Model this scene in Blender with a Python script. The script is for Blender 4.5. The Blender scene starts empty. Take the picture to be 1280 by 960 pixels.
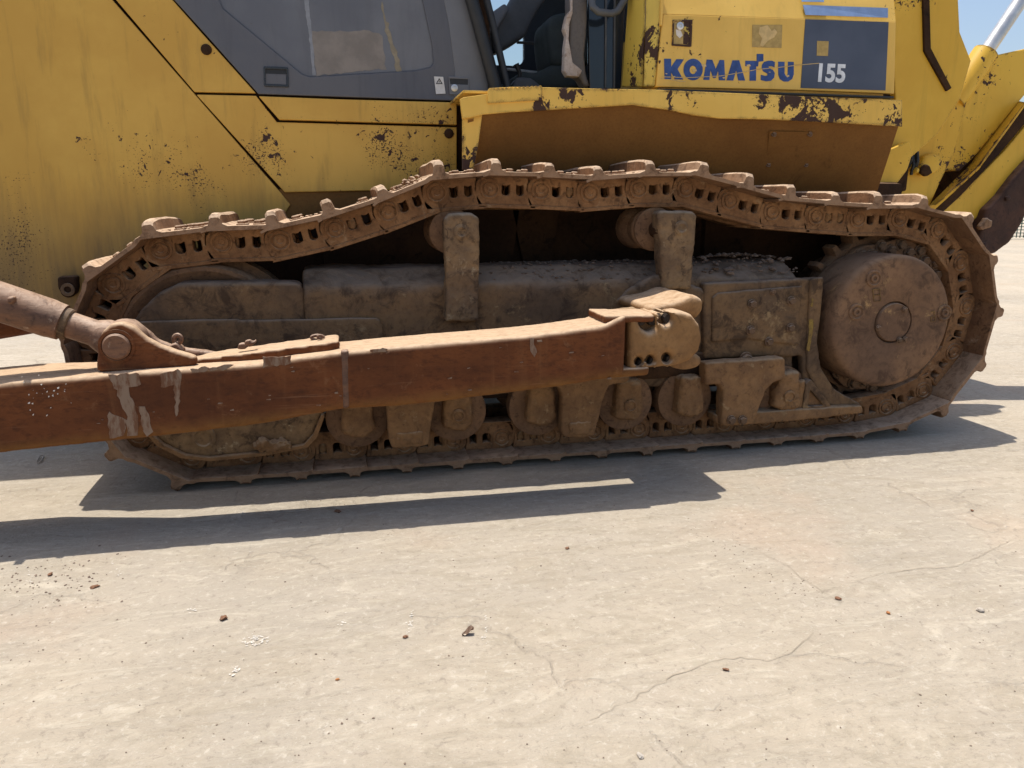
import bpy, bmesh, math, random
from mathutils import Vector, Matrix, noise
from mathutils.geometry import delaunay_2d_cdt
R = math.radians
random.seed(7)
S = bpy.context.scene
COL = S.collection

# ------------------------------------------------------------------ camera, sky, sun, exposure
CAM = Vector((0.4628, -3.2717, 1.1817)); YAW, PITCH, FPX = R(12.426), R(13.218), 961.0
cam = bpy.data.cameras.new('camera'); cam.sensor_width = 36.0; cam.lens = FPX / 1280 * 36
cam.clip_start = 0.05; cam.clip_end = 2000
co = bpy.data.objects.new('camera', cam); COL.objects.link(co)
co.location = CAM; co.rotation_euler = (R(90) - PITCH, 0, -YAW)
S.camera = co
S.render.resolution_x, S.render.resolution_y = 1024, 768
W = bpy.data.worlds.new('World'); S.world = W; W.use_nodes = True
wn = W.node_tree; bg = wn.nodes['Background']
sky = wn.nodes.new('ShaderNodeTexSky'); sky.sky_type = 'NISHITA'; sky.sun_disc = False
sky.sun_elevation = R(77.5); sky.sun_rotation = R(-29.8); sky.air_density = 1.0; sky.dust_density = 2.5; sky.ozone_density = 1.0
wn.links.new(sky.outputs[0], bg.inputs[0]); bg.inputs[1].default_value = 0.12
sl = bpy.data.lights.new('sun', 'SUN'); sl.energy = 3.6; sl.angle = R(0.5); sl.color = (1.0, 0.95, 0.86)
so = bpy.data.objects.new('sun', sl); COL.objects.link(so)
so.rotation_euler = Vector((0.11, -0.192, -1.0)).to_track_quat('-Z', 'Y').to_euler(); so.location = (0, 0, 12)
S.view_settings.view_transform = 'Standard'; S.view_settings.look = 'None'
S.view_settings.exposure = 0.52; S.view_settings.gamma = 1.0
S.cycles.max_bounces = 6; S.cycles.diffuse_bounces = 4; S.cycles.glossy_bounces = 2; S.cycles.transmission_bounces = 4

# ------------------------------------------------------------------ measuring helpers (photo point + real depth -> place)
_fw = Vector((math.sin(YAW) * math.cos(PITCH), math.cos(YAW) * math.cos(PITCH), -math.sin(PITCH)))
_rt = Vector((math.cos(YAW), -math.sin(YAW), 0)); _up = _rt.cross(_fw)
def _ray(x, y): return _fw + _rt * ((x - 640) / FPX) - _up * ((y - 480) / FPX)
def U(x, y, Y):
    d = _ray(x, y); return CAM + d * ((Y - CAM.y) / d.y)
def G(x, y, Z=0.0):
    d = _ray(x, y); return CAM + d * ((Z - CAM.z) / d.z)
def XZ(pts, Y): return [(U(x, y, Y).x, U(x, y, Y).z) for x, y in pts]

# ------------------------------------------------------------------ materials
class NT:
    def __init__(s, name):
        s.m = bpy.data.materials.new(name); s.m.use_nodes = True
        s.t = s.m.node_tree; s.b = s.t.nodes['Principled BSDF']; s.pos = s.n('ShaderNodeNewGeometry')
    def n(s, k): return s.t.nodes.new(k)
    def l(s, a, b): s.t.links.new(a, b)
    def vec(s, sc=(1, 1, 1), loc=(0, 0, 0), rot=(0, 0, 0)):
        m = s.n('ShaderNodeMapping'); s.l(s.pos.outputs['Position'], m.inputs[0])
        m.inputs['Scale'].default_value = sc; m.inputs['Location'].default_value = loc; m.inputs['Rotation'].default_value = rot
        return m.outputs[0]
    def noise(s, scale, detail=6, rough=.6, sc=(1, 1, 1), loc=(0, 0, 0), rot=(0, 0, 0), dist=0.0):
        t = s.n('ShaderNodeTexNoise'); s.l(s.vec(sc, loc, rot), t.inputs['Vector'])
        t.inputs['Scale'].default_value = scale; t.inputs['Detail'].default_value = detail
        t.inputs['Roughness'].default_value = rough; t.inputs['Distortion'].default_value = dist
        return t.outputs['Fac']
    def ramp(s, v, a, b, lo=0.0, hi=1.0):
        r = s.n('ShaderNodeMapRange'); r.interpolation_type = 'SMOOTHSTEP'; s.l(v, r.inputs[0])
        for i, x in zip((1, 2, 3, 4), (a, b, lo, hi)): r.inputs[i].default_value = x
        return r.outputs[0]
    def math(s, op, a, b=None, clamp=False):
        m = s.n('ShaderNodeMath'); m.operation = op; m.use_clamp = clamp
        for i, v in enumerate((a, b)):
            if v is None: continue
            if isinstance(v, (int, float)): m.inputs[i].default_value = v
            else: s.l(v, m.inputs[i])
        return m.outputs[0]
    def mix(s, f, a, b):
        m = s.n('ShaderNodeMix'); m.data_type = 'RGBA'
        for i, v in ((0, f), (6, a), (7, b)):
            if isinstance(v, (int, float)): m.inputs[i].default_value = v
            elif isinstance(v, tuple): m.inputs[i].default_value = (*v, 1)
            else: s.l(v, m.inputs[i])
        return m.outputs[2]
    def sep(s, o, i):
        x = s.n('ShaderNodeSeparateXYZ'); s.l(o, x.inputs[0]); return x.outputs[i]
    def bump(s, h, strength=.5, dist=.01):
        b = s.n('ShaderNodeBump'); b.inputs['Strength'].default_value = strength; b.inputs['Distance'].default_value = dist
        s.l(h, b.inputs['Height']); s.l(b.outputs[0], s.b.inputs['Normal'])
    def done(s, color, rough=.8, metal=0.0, spec=.3):
        for k, v in (('Base Color', color), ('Roughness', rough), ('Metallic', metal), ('Specular IOR Level', spec)):
            if isinstance(v, (int, float)): s.b.inputs[k].default_value = v
            elif isinstance(v, tuple): s.b.inputs[k].default_value = (*v, 1)
            else: s.l(v, s.b.inputs[k])
        return s.m

def earthy(name, base, var, dark, dust=None, dust_lo=.25, dust_hi=.9, fine=90, bump=.6, bd=.006, rough=.85, streak=(1, 1, 1), dk=(.52, .68), pale=None, vs=5, spec=.06, ends=None):
    """rusty or mud-caked steel: two mixed tones, dark pits, dust lying on the faces that look up"""
    s = NT(name)
    a = s.noise(vs, 5, .65, sc=streak); b = s.noise(fine, 3, .7, sc=streak, loc=(3, 1, 7)); c = s.noise(vs * 4.3, 5, .7, loc=(9, 2, 4), dist=.6)
    col = s.mix(s.ramp(a, .36, .64), base, var)
    col = s.mix(s.math('MULTIPLY', s.ramp(c, *dk), .75), col, dark)
    col = s.mix(s.ramp(b, .42, .75, 0, .38), col, dark)
    if pale:
        p = s.noise(vs * 2.1, 6, .75, loc=(17, 5, 2), dist=.4)
        col = s.mix(s.math('MULTIPLY', s.ramp(p, .58, .70), s.ramp(b, .35, .55)), col, pale)
    if ends:
        ny = s.sep(s.pos.outputs['Normal'], 1)
        col = s.mix(s.math('MULTIPLY', s.ramp(ny, -.55, -.85), s.ramp(c, .70, .40, .15, .75)), col, ends)
    if dust:
        nz = s.sep(s.pos.outputs['Normal'], 2)
        d = s.math('MULTIPLY', s.ramp(nz, dust_lo, dust_hi), s.ramp(c, .72, .38, .35, 1.0))
        col = s.mix(d, col, dust)
    s.bump(s.math('ADD', s.math('MULTIPLY', b, .5), s.math('ADD', c, s.math('MULTIPLY', a, .5))), bump, bd)
    return s.done(col, rough, spec=spec)

def paint(name, base, var, chips=.66, edge=0.0, grime=None, gz=None, rough=.45, chipcol=(.055, .028, .02), fine=True, spec=.4, cs=16):
    """weathered paint with chips down to brown primer; edge > 0 wears the corners"""
    s = NT(name)
    a = s.noise(2.2, 6, .6); st = s.noise(3, 7, .65, sc=(6, 6, .7), loc=(4, 4, 1)); c = s.noise(cs, 6, .62, dist=.5, loc=(2, 8, 5)); c2 = s.noise(cs * 4.5, 4, .6, loc=(1, 1, 6))
    reg = s.noise(2.6, 3, .5, loc=(8, 3, 3))
    col = s.mix(s.ramp(a, .35, .65), base, var)
    col = s.mix(s.ramp(st, .50, .72, 0, .30), col, tuple(x * .55 for x in base))
    ch = s.math('ADD', c, s.math('MULTIPLY', s.math('SUBTRACT', reg, .5), .75))
    ch2 = s.math('ADD', c2, s.math('MULTIPLY', s.math('SUBTRACT', reg, .5), .95))
    if edge:
        bv = s.n('ShaderNodeBevel'); bv.inputs['Radius'].default_value = .03; bv.samples = 4
        dp = s.n('ShaderNodeVectorMath'); dp.operation = 'DOT_PRODUCT'
        s.l(bv.outputs[0], dp.inputs[0]); s.l(s.pos.outputs['Normal'], dp.inputs[1])
        ch = s.math('ADD', ch, s.math('MULTIPLY', s.math('SUBTRACT', 1.0, dp.outputs['Value']), edge))
    m = s.ramp(ch, chips, chips + .018)
    if fine: m = s.math('MAXIMUM', m, s.ramp(ch2, chips + .08, chips + .10))
    if grime:
        z = s.sep(s.pos.outputs['Position'], 2)
        g = s.math('ADD', s.ramp(z, gz[0], gz[1], 1.0, 0.0), s.math('MULTIPLY', s.math('SUBTRACT', st, .55), 1.1), True)
        col = s.mix(s.math('MULTIPLY', g, .85), col, grime)
        ch2 = s.math('ADD', ch2, s.ramp(z, gz[0] + .15, gz[1] + .12, .16, 0.0)); m = s.math('MAXIMUM', m, s.ramp(ch2, chips + .05, chips + .08))
    col = s.mix(m, col, chipcol)
    s.bump(s.math('SUBTRACT', s.math('MULTIPLY', a, .6), m), .25, .002)
    return s.done(col, s.math('ADD', s.math('MULTIPLY', m, .4), s.math('ADD', rough - .1, s.math('MULTIPLY', st, .25))), spec=spec)

def plain(name, col, rough=.5, metal=0.0, spec=.4, var=.25, sc=12):
    s = NT(name); a = s.noise(sc, 6, .65)
    c = s.mix(s.ramp(a, .35, .68), col, tuple(min(1, x * (1 + var) + .01 * var) for x in col))
    s.bump(a, .15, .003)
    return s.done(c, s.math('ADD', rough - .08, s.math('MULTIPLY', a, .16)), metal, spec)

M = {}
M['link'] = earthy('dusty_track_steel', (.295, .160, .078), (.200, .102, .050), (.060, .032, .020), (.46, .32, .21), .2, .8, fine=42, vs=6, bd=.008, pale=(.33, .215, .125))
M['shoe'] = earthy('track_shoe_steel', (.235, .128, .068), (.155, .085, .049), (.060, .035, .023), (.56, .41, .285), .15, .75, fine=50, vs=5, bd=.008, pale=(.34, .245, .17), ends=(.33, .21, .13))
M['frame'] = earthy('grey_brown_caked_steel', (.205, .122, .062), (.118, .077, .049), (.045, .030, .022), (.25, .190, .142), .2, .95, fine=36, bump=.9, bd=.007, vs=2.4, pale=(.30, .20, .105), dk=(.48, .66))
M['bracket'] = earthy('caked_bracket_steel', (.260, .166, .088), (.150, .098, .060), (.055, .037, .027), (.34, .27, .195), .2, .9, fine=36, bump=.9, bd=.008, vs=4.5, pale=(.38, .29, .18), dk=(.50, .66))
M['mud'] = earthy('dried_ochre_mud', (.265, .148, .070), (.190, .106, .054), (.080, .046, .028), (.36, .26, .165), .2, .9, fine=45, bump=.9, bd=.008, vs=6, pale=(.31, .205, .11), dk=(.55, .72))
M['hub'] = earthy('rusty_hub_steel', (.235, .135, .076), (.155, .092, .058), (.075, .046, .032), (.30, .20, .13), .3, .95, fine=40, vs=2.8, pale=(.38, .235, .11), bump=.6, bd=.005, dk=(.50, .68))
M['roller'] = earthy('roller_steel', (.235, .132, .072), (.170, .098, .058), (.070, .042, .030), (.34, .225, .14), fine=60, vs=9)
M['dark'] = earthy('dark_oily_rust', (.062, .033, .018), (.036, .021, .014), (.018, .012, .009), (.15, .095, .06), .3, .95, fine=50, vs=3)
M['apron'] = earthy('mud_stained_apron', (.215, .108, .033), (.165, .080, .026), (.095, .046, .019), None, fine=90, bump=.35, vs=1.3, dk=(.58, .75), rough=.7)
M['rust'] = earthy('dark_ripper_steel', (.085, .042, .029), (.055, .031, .024), (.033, .019, .015), (.24, .145, .10), .3, .9, fine=45, vs=5, rough=.6, spec=.15)
M['shank'] = earthy('brace_steel', (.205, .098, .052), (.115, .062, .042), (.055, .029, .021), (.42, .29, .205), .1, .85, fine=50, vs=6, streak=(.6, 1, 2.0), rough=.5, pale=(.36, .26, .185), spec=.22)
M['bolt'] = earthy('bolt_steel', (.18, .11, .068), (.13, .085, .055), (.06, .038, .027), (.38, .28, .20), .2, .9, fine=140, vs=20)
M['boltdark'] = earthy('oily_bolt_steel', (.06, .044, .034), (.04, .03, .024), (.015, .012, .01), None, fine=140, vs=20, rough=.5)
M['crumb'] = earthy('dry_grey_crumbs', (.19, .135, .10), (.14, .098, .074), (.07, .05, .04), (.24, .185, .145), fine=60, vs=20)
M['yellow'] = paint('yellow_side_paint', (.65, .392, .070), (.57, .325, .052), chips=.722, grime=(.15, .095, .04), gz=(.80, 1.42), cs=24)
M['yellow_rear'] = paint('yellow_ripper_paint', (.72, .44, .045), (.64, .37, .03), chips=.68, edge=.5, cs=26)
M['yellow_lip'] = paint('chipped_fender_paint', (.78, .50, .10), (.72, .44, .075), chips=.585, edge=.36, cs=14)
M['yellow_pillar'] = paint('chipped_pillar_paint', (.70, .50, .09), (.64, .46, .08), chips=.61, edge=.30, cs=10)
M['yellow_tank'] = paint('yellow_tank_paint', (.78, .49, .105), (.70, .43, .085), chips=.735, fine=True, cs=30)
M['grey'] = paint('slate_grey_panel', (.085, .088, .105), (.105, .105, .115), chips=.80, rough=.38, chipcol=(.19, .15, .11), spec=.5)
M['grey_light'] = paint('light_grey_panel', (.150, .156, .172), (.11, .115, .132), chips=.74, rough=.42, chipcol=(.10, .08, .06), spec=.5)
M['black'] = plain('black_rubber', (.018, .019, .021), .45)
M['glossblack'] = plain('black_trim', (.012, .013, .016), .25, spec=.6)
M['cabdark'] = plain('cab_dark_plastic', (.025, .028, .033), .55)
M['cabgrey'] = plain('cab_grey_plastic', (.07, .074, .08), .55)
M['seat'] = plain('seat_fabric', (.035, .045, .045), .8)
M['blue'] = plain('blue_lettering', (.022, .055, .185), .45, var=.5, sc=25)
M['navy'] = paint('navy_decal', (.052, .065, .10), (.075, .09, .13), chips=.77, rough=.4, chipcol=(.35, .36, .36))
M['white'] = plain('white_print', (.62, .64, .66), .5)
M['bluetrim'] = plain('light_blue_decal', (.20, .29, .48), .45)
M['steel'] = plain('bright_lock_steel', (.55, .55, .54), .35, .6)
M['post'] = earthy('bare_post_metal', (.115, .098, .085), (.095, .083, .075), (.06, .05, .045), (.30, .25, .2), .3, .9, fine=80, bump=.25, vs=2.5, rough=.5, spec=.4)
M['postlight'] = earthy('scuffed_post_edge', (.50, .44, .40), (.42, .34, .28), (.20, .13, .09), None, fine=60, bump=.3, vs=8, rough=.5)
M['sticker'] = plain('faded_sticker', (.36, .25, .085), .7, var=.3, sc=40)
M['stickerpale'] = plain('torn_sticker', (.52, .37, .16), .7, var=.3, sc=40)
M['label'] = plain('warning_sticker', (.55, .55, .54), .45, var=.2, sc=60)
M['fence'] = plain('green_fence_paint', (.03, .10, .075), .5)
M['markyellow'] = earthy('yellow_paint_mark', (.30, .20, .05), (.22, .14, .05), (.09, .06, .035), None, fine=60, vs=24)
M['castmark'] = earthy('gilt_cast_mark', (.26, .16, .06), (.18, .11, .05), (.09, .055, .035), None, fine=60, vs=20)
M['panepatch'] = plain('brownish_patch', (.185, .165, .145), .7, var=.3, sc=9)
M['palestreak'] = plain('pale_streak', (.20, .21, .23), .5, var=.25, sc=20)
M['tanstreak'] = plain('tan_streak', (.21, .18, .125), .6, var=.3, sc=20)
M['chalk'] = plain('white_scrape', (.62, .58, .52), .9, var=.15, sc=60)
M['clod'] = earthy('dry_clod', (.17, .085, .05), (.12, .07, .045), (.06, .035, .025), (.24, .13, .08), fine=90, vs=30)
M['palestone'] = earthy('pale_stone', (.55, .50, .43), (.48, .42, .35), (.3, .25, .2), None, fine=90, vs=30)
M['orangestone'] = earthy('orange_stone', (.50, .22, .08), (.42, .18, .07), (.2, .09, .05), None, fine=90, vs=30)
def _glass():
    s = NT('cab_glass'); s.b.inputs['Transmission Weight'].default_value = 1.0; s.b.inputs['IOR'].default_value = 1.05
    return s.done((.72, .80, .80), .02, spec=.5)
M['glass'] = _glass()
def _glassd():
    s = NT('dark_door_glass'); a = s.noise(3, 5, .6, sc=(2, 2, .4))
    return s.done(s.mix(a, (.008, .012, .020), (.022, .032, .045)), .08, spec=.5)
M['glassdark'] = _glassd()
def _arm():
    s = NT('push_arm_rust')
    a = s.noise(3, 5, .62, sc=(.6, 1, 1.3)); b = s.noise(48, 4, .72, sc=(.55, 1, 1.2)); c = s.noise(9, 6, .74, dist=.5, loc=(5, 1, 2)); v = s.noise(2.6, 5, .65, sc=(4.5, 1, .3), loc=(1, 2, 9)); hs = s.noise(40, 3, .6, sc=(.05, 1, 1.6), loc=(3, 3, 3))
    col = s.mix(s.ramp(a, .36, .66), (.150, .048, .015), (.084, .027, .010))
    col = s.mix(s.ramp(b, .45, .70, 0, .6), col, (.055, .021, .011))
    col = s.mix(s.ramp(v, .50, .72, 0, .5), col, (.190, .080, .031))
    col = s.mix(s.ramp(hs, .60, .70, 0, .45), col, (.22, .105, .052))
    col = s.mix(s.ramp(c, .58, .68, 0, .5), col, (.20, .092, .042))
    z = s.sep(s.pos.outputs['Position'], 2); x = s.sep(s.pos.outputs['Position'], 0)
    # ochre mud stain along the lower edge (the arm climbs to the right)
    zz = s.math('SUBTRACT', z, s.math('MULTIPLY', x, .072))
    col = s.mix(s.math('MULTIPLY', s.ramp(zz, .455, .385), s.ramp(c, .35, .6, .35, .85)), col, (.19, .088, .024))
    nz = s.sep(s.pos.outputs['Normal'], 2)
    col = s.mix(s.math('MULTIPLY', s.ramp(nz, .15, .8), s.ramp(b, .85, .35, .5, 1)), col, (.56, .40, .26))
    s.bump(s.math('ADD', s.math('MULTIPLY', b, .5), c), .45, .005)
    return s.done(col, s.ramp(b, .3, .7, .45, .7), spec=.14)
M['arm'] = _arm()
M['armcap'] = earthy('worn_socket_steel', (.30, .165, .070), (.225, .120, .052), (.115, .062, .032), (.52, .37, .24), .1, .85, fine=42, vs=5, dk=(.55, .70), bump=.7, pale=(.42, .28, .15))
def _scr():
    s = NT('grey_scraped_paint'); b = s.noise(30, 6, .7, sc=(1, 1, .3)); 
    col = s.mix(s.ramp(b, .45, .62), (.215, .145, .10), (.13, .055, .026)); return s.done(col, .55)
M['scrape'] = _scr()
def _conc():
    s = NT('worn_concrete')
    big = s.noise(.55, 4, .55); mid = s.noise(2.6, 6, .62, dist=.8, loc=(4, 2, 0)); rb = s.noise(3.4, 7, .72, sc=(.7, 1.7, 1), rot=(0, 0, R(52)), dist=3.2)
    rc = s.noise(3.0, 7, .72, sc=(.6, 1.9, 1), rot=(0, 0, R(-31)), loc=(7, 3, 0), dist=3.8); sel = s.noise(.9, 3, .5, loc=(2, 9, 0))
    fine = s.noise(34, 6, .78, dist=.3); grit = s.noise(120, 3, .75)
    col = s.mix(s.ramp(big, .34, .68), (.475, .404, .312), (.405, .352, .282))
    col = s.mix(s.ramp(mid, .45, .68, 0, .45), col, (.40, .335, .25))
    col = s.mix(s.math('MULTIPLY', s.ramp(rb, .46, .64, 0, .55), s.ramp(sel, .35, .6)), col, (.335, .285, .21))
    col = s.mix(s.math('MULTIPLY', s.ramp(rc, .50, .68, 0, .6), s.ramp(sel, .70, .40)), col, (.59, .52, .41))
    pk = s.noise(1.1, 4, .6, loc=(11, 5, 0)); col = s.mix(s.ramp(pk, .55, .72, 0, .4), col, (.47, .35, .255))
    wh = s.noise(5.5, 7, .8, loc=(21, 3, 0), dist=.4); col = s.mix(s.ramp(wh, .62, .70, 0, .55), col, (.66, .60, .51))
    col = s.mix(s.ramp(fine, .54, .68, 0, .55), col, (.62, .56, .465))
    col = s.mix(s.ramp(fine, .46, .33, 0, .6), col, (.26, .22, .175))
    col = s.mix(s.ramp(grit, .64, .72, 0, .6), col, (.19, .165, .14))
    col = s.mix(s.ramp(grit, .36, .28, 0, .5), col, (.64, .59, .51))
    # hairline cracks
    vo = s.n('ShaderNodeTexVoronoi'); vo.feature = 'DISTANCE_TO_EDGE'; vo.inputs['Scale'].default_value = .55
    wp = s.n('ShaderNodeVectorMath'); wp.operation = 'ADD'
    nz = s.n('ShaderNodeTexNoise'); s.l(s.pos.outputs['Position'], nz.inputs['Vector']); nz.inputs['Scale'].default_value = 2.4; nz.inputs['Detail'].default_value = 8
    sc = s.n('ShaderNodeVectorMath'); sc.operation = 'SCALE'; sc.inputs['Scale'].default_value = .75; s.l(nz.outputs['Color'], sc.inputs[0])
    s.l(s.pos.outputs['Position'], wp.inputs[0]); s.l(sc.outputs[0], wp.inputs[1]); s.l(wp.outputs[0], vo.inputs['Vector'])
    ck = s.math('MULTIPLY', s.ramp(vo.outputs['Distance'], .0, .007, 1, 0), s.ramp(mid, .44, .58, 0, .75))
    col = s.mix(s.math('MULTIPLY', ck, .3), col, (.24, .20, .16))
    h = s.math('ADD', s.math('ADD', s.math('MULTIPLY', fine, .7), s.math('MULTIPLY', grit, .25)), s.math('ADD', s.math('MULTIPLY', rb, 1.0), s.math('MULTIPLY', rc, .8)))
    s.bump(s.math('SUBTRACT', h, s.math('MULTIPLY', ck, .6)),   .8, .014)
    return s.done(col, .88, spec=.2)
M['concrete'] = _conc()

# ------------------------------------------------------------------ mesh helpers
def smooth(me, ang=38):
    me.polygons.foreach_set('use_smooth', [True] * len(me.polygons)); me.set_sharp_from_angle(angle=R(ang)); me.update()
def link(name, me, mat, parent=None, loc=None, label=None):
    if mat is not None and not me.materials: me.materials.append(M[mat])
    o = bpy.data.objects.new(name, me); COL.objects.link(o); o.parent = parent
    if loc is not None: o.location = loc
    if label: o['label'] = label
    return o
def _area(p): return sum(p[i - 1][0] * p[i][1] - p[i][0] * p[i - 1][1] for i in range(len(p))) / 2
def _inside(pt, poly):
    x, y = pt; c = False
    for i in range(len(poly)):
        (x1, y1), (x2, y2) = poly[i - 1], poly[i]
        if (y1 > y) != (y2 > y) and x < (x2 - x1) * (y - y1) / (y2 - y1) + x1: c = not c
    return c
def _inset(p, d):
    out = []; N = len(p)
    for i in range(N):
        q = Vector(p[i]); e0 = (q - Vector(p[i - 1])).normalized(); e1 = (Vector(p[(i + 1) % N]) - q).normalized()
        n0 = Vector((-e0.y, e0.x)); n1 = Vector((-e1.y, e1.x)); m = n0 + n1
        if m.length < 1e-4: m = n0
        m.normalize(); k = max(.5, m.dot(n0)); q = q + m * (d / k); out.append((q.x, q.y))
    return out
def curve_mesh(outlines, y0, y1, bevel=.004, br=2):
    """closed X-Z outlines (the first is the border, the others holes) extruded from y0 to y1, edges rounded"""
    h = abs(y1 - y0); bevel = min(bevel, h * .48); polys = []
    for i, p in enumerate(outlines):
        q = [p[0]]
        for t in p[1:]:
            if (Vector(t) - Vector(q[-1])).length > 1e-5: q.append(t)
        if (Vector(q[0]) - Vector(q[-1])).length < 1e-5: q.pop()
        if (_area(q) > 0) != (i == 0): q = q[::-1]
        polys.append([(float(x), float(z)) for x, z in q])
    st = [(bevel * (1 - math.sin(k / br * math.pi / 2)), bevel * (1 - math.cos(k / br * math.pi / 2))) for k in range(br + 1)]
    levels = [(d, y0 + e) for d, e in st] + [(d, y1 - e) for d, e in reversed(st)]
    bm = bmesh.new(); caps = []
    for ci in (0, len(levels) - 1):
        d, y = levels[ci]; ins = [_inset(p, d) for p in polys]; vs = []; ed = []
        for p in ins:
            o = len(vs); vs += [Vector(q) for q in p]; ed += [(o + i, o + (i + 1) % len(p)) for i in range(len(p))]
        r = delaunay_2d_cdt(vs, ed, [], 0, 1e-6); V = [bm.verts.new((q.x, y, q.y)) for q in r[0]]
        for f in r[2]:
            c = sum((r[0][i] for i in f), Vector((0, 0))) / len(f)
            if _inside(c, ins[0]) and not any(_inside(c, q) for q in ins[1:]):
                try: caps.append(bm.faces.new([V[i] for i in f]))
                except ValueError: pass
    for p in polys:
        rings = [[bm.verts.new((q[0], y, q[1])) for q in _inset(p, d)] for d, y in levels]; n = len(p)
        for A_, B_ in zip(rings, rings[1:]):
            for k in range(n): bm.faces.new((A_[k], A_[(k + 1) % n], B_[(k + 1) % n], B_[k]))
    for v in [v for v in bm.verts if not v.link_faces]: bm.verts.remove(v)
    bmesh.ops.remove_doubles(bm, verts=bm.verts, dist=2e-6)
    bmesh.ops.recalc_face_normals(bm, faces=bm.faces); me = bpy.data.meshes.new('m'); bm.to_mesh(me); bm.free(); smooth(me)
    for f in me.polygons:
        if abs(f.normal.y) > .9995: f.use_smooth = False
    return me
def fillet(pts, r, n=4):
    out = []; N = len(pts); rs = r if isinstance(r, (list, tuple)) else [r] * N
    for i in range(N):
        p = Vector(pts[i]); a = Vector(pts[i - 1]) - p; b = Vector(pts[(i + 1) % N]) - p; rr = rs[i]
        la, lb = a.length, b.length
        if rr <= 0 or la < 1e-6 or lb < 1e-6: out.append(tuple(p)); continue
        a /= la; b /= lb; ang = a.angle(b)
        if ang > R(172): out.append(tuple(p)); continue
        t = min(rr / math.tan(max(ang, .02) / 2), la * .48, lb * .48)
        p0, p1 = p + a * t, p + b * t
        for k in range(n + 1):
            u = k / n; out.append(tuple((1 - u) ** 2 * p0 + 2 * u * (1 - u) * p + u * u * p1))
    return out
def circle(x, z, r, n=20, a0=0): return [(x + r * math.cos(a0 + 2 * math.pi * k / n), z + r * math.sin(a0 + 2 * math.pi * k / n)) for k in range(n)]
def plate(name, outlines, y0, y1, mat, parent, bevel=.004, label=None): return link(name, curve_mesh(outlines, y0, y1, bevel), mat, parent, label=label)
def ppx(name, px, Y, thick, mat, parent, r=0.0, bevel=.004, label=None):
    """plate whose near face (at Y) has the outline px in the photo"""
    return plate(name, [fillet(XZ(px, Y), r) if r else XZ(px, Y)], Y, Y + thick, mat, parent, bevel, label)
def bm_mesh(bm, ang=38):
    me = bpy.data.meshes.new('m'); bmesh.ops.recalc_face_normals(bm, faces=bm.faces); bm.to_mesh(me); bm.free(); smooth(me, ang); return me
def add_lathe(bm, prof, X=0, Z=0, n=32):
    rings = []
    for r, y in prof:
        if r < 1e-5: rings.append([bm.verts.new((X, y, Z))])
        else: rings.append([bm.verts.new((X + r * math.cos(2 * math.pi * k / n), y, Z + r * math.sin(2 * math.pi * k / n))) for k in range(n)])
    for a, b in zip(rings, rings[1:]):
        for k in range(n):
            k2 = (k + 1) % n
            if len(a) == 1 and len(b) == 1: continue
            if len(a) == 1: bm.faces.new((a[0], b[k], b[k2]))
            elif len(b) == 1: bm.faces.new((a[k], a[k2], b[0]))
            else: bm.faces.new((a[k], a[k2], b[k2], b[k]))
    for ring, e in ((rings[0], prof[0]), (rings[-1], prof[-1])):
        if len(ring) > 1: bm.faces.new(ring)
def lathe(name, prof, X, Z, mat, parent, n=32, label=None):
    bm = bmesh.new(); add_lathe(bm, prof, X, Z, n); return link(name, bm_mesh(bm), mat, parent, label=label)
def add_tube(bm, pts, rad, n=12, cap=True):
    pts = [Vector(p) for p in pts]; rads = rad if isinstance(rad, (list, tuple)) else [rad] * len(pts); rings = []
    ref = None
    for i, p in enumerate(pts):
        t = ((pts[min(i + 1, len(pts) - 1)] - pts[max(i - 1, 0)])).normalized()
        if ref is None: ref = t.orthogonal().normalized()
        u = (ref - t * ref.dot(t)).normalized(); ref = u; v = t.cross(u)
        rings.append([bm.verts.new(p + (u * math.cos(2 * math.pi * k / n) + v * math.sin(2 * math.pi * k / n)) * rads[i]) for k in range(n)])
    for a, b in zip(rings, rings[1:]):
        for k in range(n): bm.faces.new((a[k], a[(k + 1) % n], b[(k + 1) % n], b[k]))
    if cap: bm.faces.new(rings[0]); bm.faces.new(rings[-1])
def tube(name, pts, rad, mat, parent, n=14, label=None):
    bm = bmesh.new(); add_tube(bm, pts, rad, n); return link(name, bm_mesh(bm), mat, parent, label=label)
def add_box(bm, a, b):
    x0, y0, z0 = a; x1, y1, z1 = b
    v = [bm.verts.new(p) for p in ((x0, y0, z0), (x1, y0, z0), (x1, y1, z0), (x0, y1, z0), (x0, y0, z1), (x1, y0, z1), (x1, y1, z1), (x0, y1, z1))]
    for f in ((0, 3, 2, 1), (4, 5, 6, 7), (0, 1, 5, 4), (1, 2, 6, 5), (2, 3, 7, 6), (3, 0, 4, 7)): bm.faces.new([v[i] for i in f])
def box(name, a, b, mat, parent, bevel=.004, label=None):
    bm = bmesh.new(); add_box(bm, a, b)
    if bevel: bmesh.ops.bevel(bm, geom=bm.edges[:], offset=bevel, segments=2, affect='EDGES', profile=.6)
    return link(name, bm_mesh(bm), mat, parent, label=label)
def loft(sections, cap=True):
    """rings of equal length joined into a skin"""
    bm = bmesh.new(); rings = [[bm.verts.new(p) for p in s] for s in sections]; n = len(rings[0])
    for a, b in zip(rings, rings[1:]):
        for k in range(n): bm.faces.new((a[k], a[(k + 1) % n], b[(k + 1) % n], b[k]))
    if cap: bm.faces.new(rings[0]); bm.faces.new(rings[-1])
    return bm_mesh(bm)
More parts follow.
